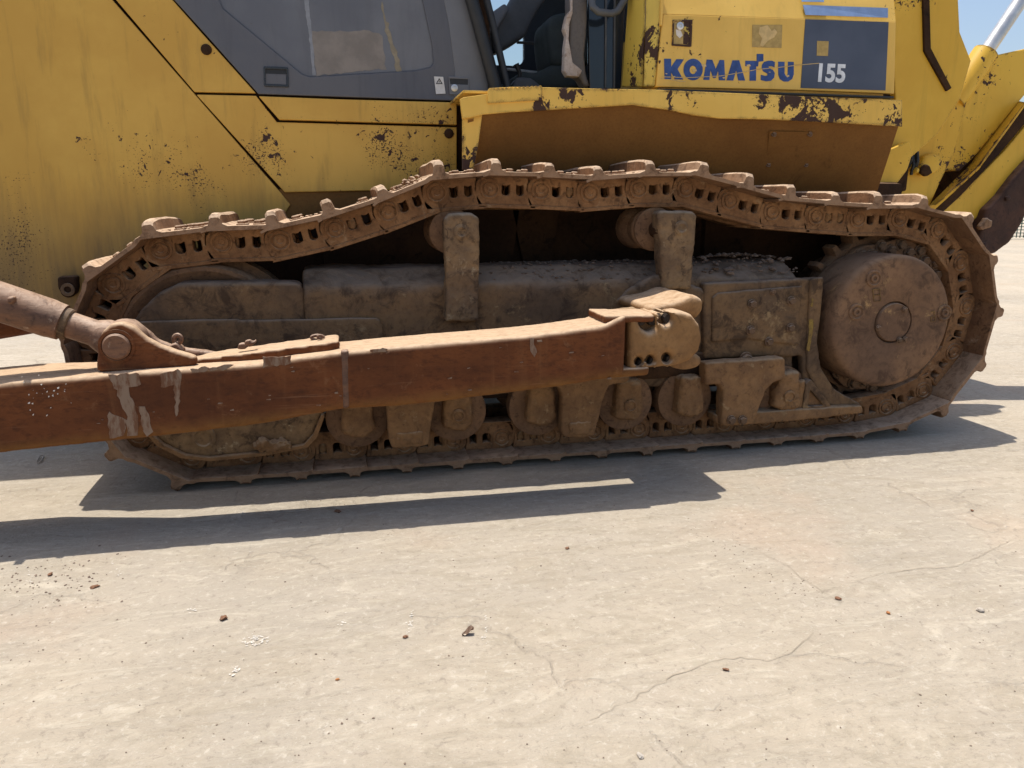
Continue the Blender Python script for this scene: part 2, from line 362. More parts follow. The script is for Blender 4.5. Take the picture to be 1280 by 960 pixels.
def cast(me, voxel=.010, amp=.004, sc=18, iters=2, seed=0, amp2=0.0, sc2=60):
    """remesh to an even skin, soften it and push it about, as cast or mud-caked steel is"""
    ob = bpy.data.objects.new('t', me); COL.objects.link(ob)
    m = ob.modifiers.new('r', 'REMESH'); m.mode = 'VOXEL'; m.voxel_size = voxel
    if iters:
        q = ob.modifiers.new('s', 'SMOOTH'); q.iterations = iters; q.factor = .5
    dg = bpy.context.evaluated_depsgraph_get(); out = bpy.data.meshes.new_from_object(ob.evaluated_get(dg)); bpy.data.objects.remove(ob)
    off = Vector((seed * 3.7, seed * 1.3, seed * 5.1)); nr = [Vector(v.normal) for v in out.vertices]
    for v, n in zip(out.vertices, nr):
        d = noise.fractal(v.co * sc + off, 1.0, 2.0, 3) * amp
        if amp2: d += noise.noise(v.co * sc2 + off) * amp2
        v.co += n * d
    out.polygons.foreach_set('use_smooth', [True] * len(out.polygons)); out.update()
    out.materials.clear(); return out
def castplate(name, px, Y, thick, mat, parent, r=.012, bevel=.012, voxel=.010, amp=.004, sc=18, seed=0, holes=(), amp2=0.0, label=None, iters=2):
    me = curve_mesh([fillet(XZ(px, Y), r)] + [XZ(h, Y) for h in holes], Y, Y + thick, bevel)
    return link(name, cast(me, voxel, amp, sc, iters, seed, amp2), mat, parent, label=label)
def instance(src, parent, mw=None, name=None):
    c = bpy.data.objects.new(name or src.name.split('.')[0], src.data); COL.objects.link(c); c.parent = parent
    if mw is not None: c.matrix_local = mw
    return c
def tag(o, label, cat, group=None, kind=None):
    o['label'] = label; o['category'] = cat
    if group: o['group'] = group
    if kind: o['kind'] = kind
    return o

# ------------------------------------------------------------------ ground
bm = bmesh.new(); v = [bm.verts.new(p) for p in ((-300, -300, 0), (300, -300, 0), (300, 300, 0), (-300, 300, 0))]; bm.faces.new(v)
ground = link('ground', bm_mesh(bm), 'concrete'); ground['kind'] = 'structure'; ground['label'] = 'pale beige worn concrete yard'

# ------------------------------------------------------------------ the bulldozer
DZ = bpy.data.objects.new('bulldozer', None); COL.objects.link(DZ)
tag(DZ, 'old yellow crawler bulldozer with mud-caked brown tracks and rusty push arm', 'bulldozer')

# hexagonal bolt head shared by all bolts; looks along -Y, base at y = 0
def bolt_mesh(r, h, mat, washer=1.35):
    bm = bmesh.new(); add_lathe(bm, [(r * washer, 0), (r * washer, -h * .25), (r * washer * .95, -h * .3)], n=16)
    add_lathe(bm, [(r, -h * .2), (r, -h * .85), (r * .85, -h), (0, -h)], n=6)
    me = bm_mesh(bm, 30); me.materials.append(M[mat]); return me
BOLT = bolt_mesh(.017, .018, 'bolt'); BOLTS = bolt_mesh(.011, .012, 'bolt'); BOLTD = bolt_mesh(.021, .026, 'boltdark', 1.0); BOLTB = bolt_mesh(.024, .026, 'bolt')
def bolt(px, Y, parent, me=None, name='bolt'):
    o = bpy.data.objects.new(name, me or BOLT); COL.objects.link(o); o.parent = parent; o.location = U(px[0], px[1], Y); o.rotation_euler = (0, random.uniform(0, 1), 0); return o

# ---- crawler track: 41 shoes round the chain of pins
PITCHM = .2286
LY = .135                                   # outer face of the near link
top = [(142, 355), (201, 312), (277, 303), (350, 301), (419, 286), (485, 265), (546, 241), (612, 236), (676, 238), (737, 241), (798, 236), (857, 236), (912, 251), (965, 265), (1020, 270), (1072, 274), (1124, 274), (1170, 292), (1197, 332), (1204, 384), (1188, 438), (1152, 484), (1107, 512), (1055, 526)]
pins = [(U(x, y, LY).x, U(x, y, LY).z) for x, y in top]
pins[-1] = (pins[-1][0], .108); pins[-2] = (pins[-2][0], max(.135, pins[-2][1]))
pins += [(.020 + i * PITCHM, .104) for i in range(12, -1, -1)]
cx, cz, rr = -.085, .565, .475
a0 = math.atan2(.104 - cz, .020 - cx)
a1 = math.atan2(pins[0][1] - cz, pins[0][0] - cx) - 2 * math.pi
for k in range(1, 5):
    a = a0 + (a1 - a0) * k / 5
    pins.append((cx + rr * math.cos(a), cz + rr * math.sin(a)))
_sc = (U(1116, 400, .12).x + .02, U(1116, 400, .12).z)
for k in range(17, 22):
    d_ = Vector(pins[k]) - Vector(_sc); pins[k] = tuple(Vector(pins[k]) + d_.normalized() * .020)
# link profile (s along the pitch, n towards the shoe)
lo, hi = -.079, .053
body = fillet([(-.062, -.045), (-.048, lo), (.205, lo), (.19, -.05), (.165, .0), (.175, hi), (-.035, hi), (-.062, .02)], [.03, .02, .004, .02, .02, .005, .04, .03], 4)
def uhole(c, w, t, b): return fillet([(c - w, t), (c - w, b), (c + w, b), (c + w, t), (c + w * .35, t - .006), (c - w * .35, t - .006)], [.004, w * .9, w * .9, .004, 0, 0], 4)
hole1 = uhole(.072, .019, .022, -.026); hole2 = uhole(.136, .017, .022, -.026)
lm = curve_mesh([body, hole1, hole2], LY, LY + .05, .006)
strap = fillet([(.10, lo + .004), (.285, lo + .004), (.292, .0), (.275, hi), (.12, hi)], [0, .03, .03, .02, 0], 3)
bm = bmesh.new(); bm.from_mesh(lm)
t1 = curve_mesh([strap, uhole(.136, .017, .022, -.026)], LY + .03, LY + .085, .005); bm.from_mesh(t1)
# pin boss rings
add_lathe(bm, [(.044, LY + .002), (.043, LY - .006), (.036, LY - .008), (.033, LY - .002), (.027, LY - .001), (.026, LY - .008), (.014, LY - .010), (.011, LY - .006), (0, LY - .005)], n=24)
# rail band
rb = curve_mesh([[(-.05, lo - .003), (.21, lo - .003), (.205, lo + .013), (-.045, lo + .013)]], LY - .006, LY + .09, .004); bm.from_mesh(rb)
bmesh.ops.triangulate(bm, faces=bm.faces[:])
for v in bm.verts:
    d = noise.noise(v.co * 30) * .0025; v.co.x += d; v.co.z += noise.noise(v.co * 27 + Vector((4, 4, 4))) * .002
LINK = bpy.data.meshes.new('link'); bm.to_mesh(LINK); bm.free(); smooth(LINK, 35); LINK.materials.append(M['link'])
LINK2 = LINK.copy(); LINK2.transform(Matrix(((1, 0, 0, 0), (0, -1, 0, .60), (0, 0, 1, 0), (0, 0, 0, 1)))); LINK2.flip_normals()
# mud plugs for the link windows that are packed shut
bm = bmesh.new(); bmesh.ops.create_icosphere(bm, subdivisions=3, radius=1)
for v in bm.verts:
    v.co = Vector((v.co.x * .021, v.co.y * .022, v.co.z * .028)) * (1 + .22 * noise.noise(v.co * 2.3))
PLUG = bm_mesh(bm, 80); PLUG.materials.append(M['mud'])
# pin tube joining both links
bm = bmesh.new(); add_lathe(bm, [(.036, LY + .05), (.036, .60 - LY - .05)], n=16); add_lathe(bm, [(.03, LY + .06), (.03, .60 - LY - .06)], .0, 0, 12); PINT = bm_mesh(bm); PINT.materials.append(M['link'])
def shoe_mesh(seed, gh):
    g = .071 + gh
    prof = [(-.052, .042), (-.030, .050), (.19, .052), (.215, .060), (.228, .074), (.205, .077), (.185, .070), (.045, .070), (.026, .080), (.020, g - .008), (.012, g), (-.012, g), (-.020, g - .008), (-.024, .078), (-.036, .062), (-.055, .052)]
    ys = [0.0, .004, .012, .05, .12, .3, .48, .55, .588, .596, .60]
    secs = []
    for y in ys:
        e = min(y, .6 - y); inset = .006 * max(0, 1 - e / .012)
        ring = []
        for i, (s_, n_) in enumerate(prof):
            w = noise.noise(Vector((s_ * 14 + seed * 3.1, y * 9, n_ * 16 + seed))) * .0035
            drop = .0
            if n_ > .1: drop = .010 * math.exp(-e / .03) + .008 * (noise.noise(Vector((y * 7, seed * 5.3, 2))) + .3)
            c = .06
            k = 1 - inset / .04
            ring.append((s_ + w, y + noise.noise(Vector((s_ * 20, seed, n_ * 20))) * .003 * (e < .02), c + (n_ - c) * k + w - drop))
        secs.append(ring)
    me = loft(secs); smooth(me, 24); me.materials.append(M['shoe']); return me
SHOEW = [shoe_mesh(i + 20, .033 + .003 * ((i * 37) % 5 - 2) / 2) for i in range(6)]
SHOES = [shoe_mesh(i, .055 + .008 * ((i * 37) % 7 - 3) / 3) for i in range(9)]
SB = bpy.data.meshes.new('sb'); bm = bmesh.new()
add_lathe(bm, [(.021, 0), (.021, -.006), (.017, -.007)], n=12); add_lathe(bm, [(.016, -.004), (.016, -.016), (.012, -.020), (0, -.020)], n=6)
bm.transform(Matrix.Rotation(R(-90), 4, 'X')); SB = bm_mesh(bm, 30); SB.materials.append(M['shoe'])
def track(y_off, near):
    N = len(pins)
    for k in range(N):
        p = Vector((pins[k][0], pins[k][1])); q = Vector((pins[(k + 1) % N][0], pins[(k + 1) % N][1])); d = q - p; L = d.length; d /= L
        n = Vector((-d.y, d.x)); f = L / PITCHM
        mw = Matrix(((d.x * f, 0, n.x, p.x), (0, 1, 0, y_off), (d.y * f, 0, n.y, p.y), (0, 0, 0, 1)))
        sh = link('track_shoe', SHOEW[(k * 5) % 6] if 22 <= k <= 36 else SHOES[(k * 5) % 9], 'shoe', DZ); sh.matrix_local = mw
        instance(bpy.data.objects.new('track_link', LINK), sh, name='track_link')
        instance(bpy.data.objects.new('track_link', LINK2), sh, name='track_link')
        instance(bpy.data.objects.new('track_pin', PINT), sh, name='track_pin')
        if near:
            if k < 18 or k > 38:
                for s_ in (.085, .150):
                    for y_ in (.13, .215, .385, .47):
                        if near and k < 18 and (k * 7 + int(s_ * 100)) % 11 == 3: continue
                        b = bpy.data.objects.new('bolt', SB); COL.objects.link(b); b.parent = sh; b.location = (s_, y_, .068)
            if k in (4, 14, 24, 29, 30, 34, 35) or k in (8,):
                for s_ in ((.072,) if k in (4,) else (.136,) if k in (8, 29, 34, 19) else (.072, .136)):
                    b = bpy.data.objects.new('mud_plug', PLUG); COL.objects.link(b); b.parent = sh; b.location = (s_, LY + .022, .0)
track(0.0, True)
track(2.1, False)

# ---- idler, sprocket, final drive
IC = (-.105, .565)
lathe('idler_wheel', [(.10, .16), (.16, .14), (.30, .165), (.345, .13), (.36, .135), (.372, .16), (.372, .22), (.405, .23), (.405, .37), (.372, .38), (.372, .44), (.345, .47), (.30, .435), (.16, .46), (.1, .44)], *IC, 'roller', DZ, 56)
SC = (U(1116, 400, .12).x + .02, U(1116, 400, .12).z)
teeth = []
for k in range(25):
    a = 2 * math.pi * k / 25
    for da, r in ((-.11, .425), (-.05, .430), (-.028, .475), (.028, .475), (.05, .430), (.11, .425)): teeth.append((SC[0] + r * math.cos(a + da), SC[1] + r * math.sin(a + da)))
sprocket = plate('sprocket', [teeth, circle(*SC, .2, 32)], .25, .35, 'roller', DZ, .008)
seg = []
for k in range(60):
    a = 2 * math.pi * k / 60; seg.append((SC[0] + (.400 + .012 * math.cos(a * 9)) * math.cos(a), SC[1] + (.400 + .012 * math.cos(a * 9)) * math.sin(a)))
link('sprocket_ring', curve_mesh([seg], .20, .25, .006), 'roller', sprocket)
for k in range(40):
    a = 2 * math.pi * (k + .3) / 40; r = .376 if k % 2 else .346
    b = bpy.data.objects.new('bolt', BOLTB); COL.objects.link(b); b.parent = sprocket; b.location = (SC[0] + r * math.cos(a), .20, SC[1] + r * math.sin(a))
HC = U(1114, 402, -.045)
hub = lathe('final_drive_hub', [(.326, .22), (.326, .00), (.325, -.020), (.318, -.034), (.304, -.041), (.29, -.043), (.106, -.046), (.103, -.044), (.101, -.022), (.096, -.022), (.094, -.046), (.090, -.052), (.0, -.054)], HC.x + .012, HC.z - .004, 'hub', DZ, 64)
capc = U(1120, 407, -.05)
for px in ((1093, 348), (1071, 390), (1181, 391), (1150, 330)):
    c = U(*px, -.05)
    if px == (1150, 330): continue
    lathe('drain_plug', [(.040, -.036), (.040, -.050), (.033, -.054), (.028, -.048), (.020, -.047), (.019, -.056), (.010, -.057), (.009, -.050), (0, -.050)], c.x, c.z, 'hub', hub, 24)
for px in ((1131, 387), (1098, 410), (1124, 425), (1131, 424)): bolt(px, -.058, hub, BOLTS)
def stroke(pts, Y, r, parent, mat, name):
    bm = bmesh.new(); add_tube(bm, [U(x, y, Y) for x, y in pts], r, 6); return link(name, bm_mesh(bm), mat, parent)
for st in (((1091, 362), (1100, 361), (1100, 369), (1092, 369), (1100, 368), (1101, 376), (1093, 377), (1091, 362)), ((1164, 390), (1168, 389), (1168, 395), (1164, 396), (1164, 402), (1169, 401), (1169, 396))):
    stroke(st, -.048, .0022, hub, 'castmark', 'cast_mark')

# ---- lower rollers with end collars
rollx = [.50, .935, 1.315, 1.735, 2.04, 2.55, .12]
for i, x in enumerate(rollx):
    z = .272
    ro = lathe('track_roller', [(.03, .030), (.122, .030), (.136, .038), (.136, .108), (.106, .116), (.100, .18), (.118, .19), (.122, .205), (.118, .22), (.085, .235), (.085, .36), (.118, .375), (.122, .39), (.10, .42), (.124, .47), (.124, .51), (.03, .53)], x, z, 'roller', DZ, 40)
    if i == 6: continue
    me = curve_mesh([fillet([(x - .070, z - .052), (x - .02, z - .074), (x + .03, z - .076), (x + .070, z - .05), (x + .066, z + .03), (x + .055, z + .12), (x - .055, z + .12), (x - .066, z + .02)], .02)], -.035, .05, .02)
    link('end_collar', cast(me, .008, .007, 22, 1, i + 2, .003, 70), 'mud', ro)
    if i in (1, 3, 5):
        lathe('collar_plug', [(.030, -.030), (.030, -.044), (.022, -.048), (.020, -.042), (0, -.042)], x, z + .0, 'mud', ro, 20)

# ---- track frame: a long box with a sloping shoulder, pushed about by mud
def beam(x0, x1, prof, step, mat, name, amp=.006, seed=0, voxel=.016):
    secs = []; n = max(2, int((x1 - x0) / step))
    for i in range(n + 1):
        x = x0 + (x1 - x0) * i / n; secs.append([(x, y, z) for y, z in prof])
    return link(name, cast(loft(secs), voxel, amp, 6, 2, seed, amp * .35, 40), mat, DZ)
xf0 = U(377, 350, .06).x; xf1 = U(1000, 350, .06).x
frame = beam(xf0, xf1, [(.055, .33), (.055, .70), (.06, .80), (.075, .838), (.20, .905), (.42, .905), (.545, .84), (.545, .33)], .2, 'frame', 'track_frame', .008)
# front yoke, lower and rounded where it wraps the idler
castplate('idler_yoke', [(152, 470), (158, 420), (172, 392), (196, 366), (222, 354), (380, 352), (384, 480)], .05, .13, 'frame', DZ, .05, .02, .014, .006, 8, 3, amp2=.002)
castplate('yoke_plate', [(166, 408), (172, 400), (478, 397), (480, 440), (400, 470), (168, 470)], .028, .02, 'frame', DZ, .006, .006, .012, .003, 10, 5)
box('frame_underside', (.2, .12, .30), (2.75, .48, .42), 'dark', DZ, .01)
# shoulder lump beside the rear bracket
castplate('bracket_foot', [(765, 383), (785, 363), (808, 349), (826, 343), (834, 352), (866, 356), (884, 362), (884, 384)], .03, .09, 'frame', DZ, .02, .02, .010, .006, 14, 8, amp2=.003)
for px, bxp, ry in (([(555, 276), (562, 267), (590, 266), (599, 272), (600, 330), (598, 402), (557, 402), (558, 330)], (577, 290), 0), ([(823, 268), (828, 263), (866, 264), (871, 268), (868, 320), (864, 362), (829, 362), (827, 320)], (852, 285), 0)):
    br = castplate('carrier_roller_bracket', px, .0, .095, 'bracket', DZ, .012, .010, .008, .005, 16, 4 + ry, amp2=.002)
    c = U(*bxp, -.004); lathe('pin_boss', [(.034, .01), (.032, -.006), (.020, -.011), (.012, -.004), (0, -.003)], c.x, c.z, 'bracket', br, 18)
for c in ((U(565, 285, .15).x, 1.060), (U(818, 285, .15).x, 1.065)):
    lathe('carrier_roller', [(.05, .125), (.088, .132), (.100, .142), (.100, .156), (.086, .162), (.084, .178), (.096, .186), (.098, .200), (.080, .212), (.078, .30), (.094, .32), (.100, .36), (.100, .40), (.05, .42)], c[0], c[1], 'roller', DZ, 40)
    lathe('roller_shaft', [(.04, .02), (.04, .5)], c[0], c[1], 'dark', DZ, 16)
# rear block with bolted cover and the guard curving round the hub
rearg = castplate('rear_guard_plate', [(880, 354), (1031, 347), (1027, 392), (1022, 428), (1027, 460), (1043, 486), (1076, 505), (1080, 516), (1004, 523), (1004, 445), (880, 449)], .020, .06, 'frame', DZ, .012, .010, .009, .004, 12, 11, amp2=.0015)
castplate('guard_edge', [(1014, 349), (1031, 346), (1027, 392), (1022, 428), (1027, 460), (1043, 486), (1076, 505), (1080, 516), (1046, 520), (1022, 492), (1009, 462), (1010, 420)], .004, .03, 'frame', DZ, .008, .006, .008, .002, 16, 12)
cov = castplate('cover_plate', [(891, 372), (897, 366), (1004, 357), (1000, 392), (999, 432), (962, 428), (938, 424), (890, 428)], .008, .02, 'frame', DZ, .006, .006, .007, .002, 22, 13, amp2=.001)
for px in ((940, 380), (938, 413), (989, 376), (988, 410), (961, 427)): bolt(px, .006, cov, BOLT)
bolt((932, 448), .0, rearg, BOLTB)
bolt((966, 365), .006, cov, BOLTS)
for i, px in enumerate((((1011, 398), (1018, 399), (1015, 426), (1012, 440), (1008, 438), (1011, 418)), ((1015, 372), (1018, 374), (1016, 384), (1013, 383)))):
    castplate('yellow_paint_mark', list(px), .0015, .004, 'markyellow', rearg, .003, .001, .004, .001, 40, 14 + i)
castplate('guard_lip', [(894, 519), (1000, 511), (1079, 507), (1080, 517), (1000, 526), (908, 534), (896, 530)], -.03, .10, 'mud', DZ, .008, .008, .009, .004, 18, 15)
plate('gusset_rib', [fillet(XZ([(1003, 514), (1008, 480), (1014, 474), (1040, 508), (1036, 513)], -.02), .01), fillet(XZ([(1010, 508), (1013, 487), (1030, 507)], -.02), .006)], -.02, .03, 'frame', DZ, .006)
plate('gusset_web', [XZ([(1009, 510), (1012, 484), (1033, 509)], .0)], .0, .02, 'mud', DZ, .003)
castplate('guard_rib', [(982, 520), (990, 508), (996, 494), (999, 478), (1008, 474), (1006, 512), (1000, 520)], -.01, .04, 'mud', DZ, .008, .008, .009, .003, 18, 29)
g1 = castplate('roller_guard', [(882, 454), (982, 447), (983, 474), (968, 478), (958, 488), (942, 531), (903, 533), (904, 488), (899, 481), (882, 482)], -.075, .08, 'mud', DZ, .012, .010, .008, .003, 16, 16, amp2=.001)
for px in ((914, 525), (928, 525)): bolt(px, -.076, g1, BOLT)
g2 = castplate('roller_guard', [(628, 470), (790, 470), (786, 478), (762, 482), (756, 494), (744, 544), (728, 548), (705, 547), (702, 540), (703, 495), (698, 484), (628, 486)], -.070, .08, 'mud', DZ, .012, .010, .008, .003, 16, 17, amp2=.001)
castplate('mud_cake', [(713, 529), (741, 527), (737, 543), (712, 544)], -.079, .02, 'mud', g2, .006, .006, .005, .006, 50, 18, amp2=.003)
g3 = castplate('roller_guard', [(410, 480), (570, 480), (566, 492), (545, 496), (536, 556), (522, 560), (490, 560), (486, 550), (482, 500), (476, 492), (410, 494)], -.070, .08, 'mud', DZ, .012, .010, .008, .003, 16, 19, amp2=.001)
castplate('mud_cake', [(496, 542), (530, 540), (527, 555), (494, 557)], -.079, .02, 'mud', g3, .006, .006, .005, .006, 50, 20, amp2=.003)
g4 = castplate('front_roller_guard', [(176, 500), (420, 490), (402, 520), (391, 545), (380, 557), (330, 566), (262, 573), (228, 568), (200, 552), (182, 530)], .012, .06, 'bracket', DZ, .02, .012, .010, .005, 12, 21, amp2=.002)
plate('guard_rim', [fillet(XZ([(182, 536), (204, 556), (232, 569), (262, 572), (330, 565), (380, 556), (391, 544), (402, 518), (406, 520), (396, 548), (384, 560), (330, 570), (262, 577), (226, 573), (196, 558), (180, 540)], -.01), .01)], -.012, .03, 'mud', DZ, .004)
me = curve_mesh([fillet(XZ([(318, 556), (328, 549), (342, 553), (352, 550), (364, 556), (362, 562), (330, 566), (318, 563)], -.02), .006)], -.03, .02, .008)
link('mud_cake', cast(me, .007, .014, 40, 1, 22, .006, 90), 'mud', g4)
c = U(254, 548, .0); lathe('guard_boss', [(.05, .02), (.05, .004), (.036, -.002), (.03, .004), (0, .004)], c.x, c.z, 'bracket', g4, 20)
# lower rail of the frame that the guards bolt to
castplate('guard_rail', [(392, 470), (890, 440), (890, 470), (640, 486), (392, 500)], .03, .05, 'dark', DZ, .01, .008, .014, .004, 10, 23)

# ---- push arm
AY0, AY1 = -.45, -.212
AT = [(-260, 500), (-120, 490), (0, 479), (90, 472), (175, 465), (250, 460), (320, 455), (370, 447), (425, 440), (490, 434), (560, 428), (655, 420), (705, 414), (755, 407), (772, 399), (783, 394)]
AB = [(-260, 592), (-120, 580), (0, 566), (90, 557), (175, 548), (250, 540), (320, 531), (370, 522), (425, 512), (490, 509), (560, 502), (655, 489), (705, 483), (755, 475), (772, 472), (783, 470)]
secs = []
for (xa, ya), (xb, yb) in zip(AT, AB):
    zt = U(xa, ya, AY0).z; zb = U(xb, yb, AY0).z; X = U(xa, ya, AY0).x
    yin = AY1 + (.10 if xa < 20 else .05 * (xa < 100))
    ring = fillet([(AY0, zb), (yin, zb), (yin, zt), (AY0, zt)], [.014, .012, .014, .020], 4)
    secs.append([(X, y, z) for y, z in ring])
arm = link('push_arm', cast(loft(secs), .011, .0016, 5, 1, 31, .0008, 60), 'arm', DZ, label='long rust-brown push arm with pale scrapes')
# welded band, top tongue, lower tongue
wx = U(428, 440, AY0).x
castplate('weld_band', [(426, 439), (436, 437), (437, 510), (428, 512)], AY0 - .003, .04, 'shank', arm, .004, .003, .008, .001, 20, 33)
def top_plate(name, pts, zt, th, mat, parent, seed, r=.01, voxel=.008, amp=.002):
    """a plate seen from above: X-Y outline at height given by zt(x)"""
    cu = fillet(pts, r); bm = bmesh.new()
    lo_ = [bm.verts.new((x, y, zt(x) - th)) for x, y in cu]; up_ = [bm.verts.new((x, y, zt(x))) for x, y in cu]
    bm.faces.new(lo_); bm.faces.new(up_)
    for k in range(len(cu)): bm.faces.new((lo_[k], lo_[(k + 1) % len(cu)], up_[(k + 1) % len(cu)], up_[k]))
    return link(name, cast(bm_mesh(bm), voxel, amp, 20, 1, seed), mat, parent)
xa, xb = U(776, 394, AY0).x, U(822, 386, AY0 + .05).x
zt = U(783, 394, AY0).z
top_plate('top_tongue', [(xa - .06, AY0 + .02), (xa + .02, AY0 + .02), (xb - .02, AY0 + .03), (xb, AY0 + .12), (xb - .01, AY1 - .02), (xa - .06, AY1 - .01)], lambda x: zt - .004 - .01 * (x - xa), .030, 'arm', arm, 34)
zl = U(783, 466, AY0).z
top_plate('bottom_tongue', [(xa - .04, AY0 + .02), (xb - .04, AY0 + .02), (xb - .02, AY0 + .08), (xb - .04, AY1), (xa - .04, AY1)], lambda x: zl + .012 + .02 * (x - xa), .035, 'arm', arm, 35)
# socket cap with pockets for the bolts
CY = -.425
capo = [(787, 398), (792, 396), (798, 400), (803, 411), (812, 416), (820, 413), (822, 408), (821, 392), (852, 389), (866, 393), (876, 406), (879, 424), (875, 440), (864, 451), (852, 456), (840, 459), (802, 461), (787, 464)]
cap = castplate('arm_socket_cap', capo, CY, .20, 'armcap', DZ, .012, .022, .006, .002, 10, 36,
                holes=[[(832 + 9 * math.cos(a), 398 + 9 * math.sin(a)) for a in [k * math.pi / 8 for k in range(16)]], [(835 + 6 * math.cos(a), 448 + 6.5 * math.sin(a)) for a in [k * math.pi / 8 for k in range(16)]], [(800 + 5.5 * math.cos(a), 453 + 6 * math.sin(a)) for a in [k * math.pi / 8 for k in range(16)]], [(814 + 6 * math.cos(a), 451 + 6.5 * math.sin(a)) for a in [k * math.pi / 8 for k in range(16)]]],
                label='tan worn socket cap with six bolt pockets', iters=4)
castplate('socket_core', [(788, 396), (850, 390), (868, 398), (874, 424), (862, 446), (788, 460)], CY + .055, .26, 'mud', DZ, .01, .01, .010, .002, 20, 37)
for px in ((799, 400), (813, 400), (832, 397), (800, 453), (814, 451), (835, 448)): bolt(px, CY + .054, cap, BOLTD)
# trunnion behind the cap
castplate('trunnion', [(812, 394), (816, 384), (848, 377), (862, 371), (873, 370), (880, 376), (880, 388), (872, 400), (860, 396), (830, 396)], -.34, .40, 'armcap', DZ, .02, .022, .009, .003, 10, 38)
castplate('trunnion_base', [(838, 458), (848, 440), (866, 440), (878, 446), (879, 455), (872, 461), (858, 464), (846, 462)], -.30, .36, 'mud', DZ, .02, .02, .010, .003, 10, 39)

# ---- brace: clevis on the arm, rod and barrel
BY = -.40
clev_px = [(119, 466), (122, 436), (127, 415), (138, 405), (152, 403), (166, 408), (182, 422), (200, 432), (222, 440), (246, 446), (246, 458), (180, 468)]
clevis = castplate('brace_clevis', clev_px, BY, .045, 'arm', DZ, .02, .010, .008, .003, 14, 41)
castplate('clevis_cheek', [(136, 466), (140, 430), (146, 408), (158, 399), (170, 401), (182, 412), (198, 426), (216, 433), (234, 436), (262, 440), (300, 446), (300, 452), (200, 466)], -.25, .045, 'shank', clevis, .02, .010, .009, .003, 14, 42)
c = U(146, 433, BY); lathe('clevis_pin', [(.046, BY + .02), (.046, BY - .008), (.040, BY - .014), (0, BY - .012)], c.x, c.z, 'shank', clevis, 28)
lathe('pin_retainer', [(.060, BY + .01), (.060, BY - .003), (.050, BY - .005), (.049, BY + .004)], c.x, c.z, 'arm', clevis, 30)
e = c; ax0 = Vector((e.x, -.32, e.z)); far = U(-40, 364, -.32); axd = (far - ax0).normalized()
L = (far - ax0).length
def along(t): return ax0 + axd * t
tcol = (U(74, 403, -.32) - ax0).length
rod = tube('brace_rod', [along(-.02), along(.06), along(.09), along(.10), along(tcol)], [.064, .064, .052, .047, .047], 'shank', DZ, 28)
brl = tube('brace_barrel', [along(tcol - .012), along(tcol - .01), along(tcol + .02), along(tcol + .03), along(tcol + .9)], [.056, .064, .066, .068, .070], 'shank', DZ, 32, label='rusty brown hydraulic brace barrel')
tube('seal_collar', [along(tcol - .035), along(tcol - .03), along(tcol + .0)], [.052, .056, .056], 'frame', brl, 28)
lathe('rod_eye', [(.070, BY + .05), (.078, BY + .06), (.078, -.26), (.07, -.25)], c.x, c.z, 'shank', rod, 30)
p = along(tcol + .26); tube('grease_fitting', [p + Vector((0, -.06, .03)), p + Vector((0, -.095, .045))], [.016, .013], 'shank', brl, 8)
castplate('barrel_hook', [(8, 372), (16, 370), (18, 377), (13, 381), (8, 379)], -.405, .03, 'shank', brl, .004, .004, .005, .001, 40, 43)
# second, lower tube behind the brace
tube('tilt_tube', [U(-160, 392, -.10), U(-20, 407, -.10), U(50, 400, -.10)], [.062, .060, .045], 'arm', DZ, 18)
# keeper hook, cover plate and cotter rings lying on the arm top
def ring_px(cx_, cy_, rx, ry, Y, rad, parent, mat, a0=0, a1=6.283, name='cotter_ring'):
    pts = [U(cx_ + rx * math.cos(a0 + (a1 - a0) * k / 16), cy_ + ry * math.sin(a0 + (a1 - a0) * k / 16), Y) for k in range(17)]
    return tube(name, pts, rad, mat, parent, 8)
castplate('keeper_lug', [(206, 440), (212, 432), (219, 428), (224, 432), (229, 437), (230, 445), (210, 446)], -.33, .05, 'shank', clevis, .006, .006, .006, .002, 30, 44)
ring_px(222, 424, 4.5, 5, -.31, .009, clevis, 'shank', 2.2, 7.4, 'keeper_ring')
axz = lambda x: U(320, 455, AY0).z + (x - U(320, 455, AY0).x) * (U(425, 440, AY0).z - U(320, 455, AY0).z) / (U(425, 440, AY0).x - U(320, 455, AY0).x) + .030
x0, x1 = U(232, 446, -.3).x, U(424, 430, -.3).x
tp = top_plate('hose_cover', [(x0, AY0 + .10), (x1 - .03, AY0 + .06), (x1, AY0 + .08), (x1, AY1 - .01), (x0 + .1, AY1 - .01), (x0, AY0 + .16)], axz, .05, 'arm', arm, 45)
for cx_, cy_ in ((304, 431), (312, 427)): castplate('cover_latch', [(cx_ - 8, cy_ + 6), (cx_ - 6, cy_ - 1), (cx_ + 1, cy_ - 3), (cx_ + 4, cy_ + 1), (cx_ + 8, cy_ - 3), (cx_ + 9, cy_ + 1), (cx_ + 2, cy_ + 6)], -.33, .02, 'shank', tp, .003, .003, .005, .001, 40, 46)
ring_px(397, 422, 8, 3, -.28, .006, tp, 'shank'); ring_px(400, 421, 3, 2, -.30, .005, tp, 'shank')
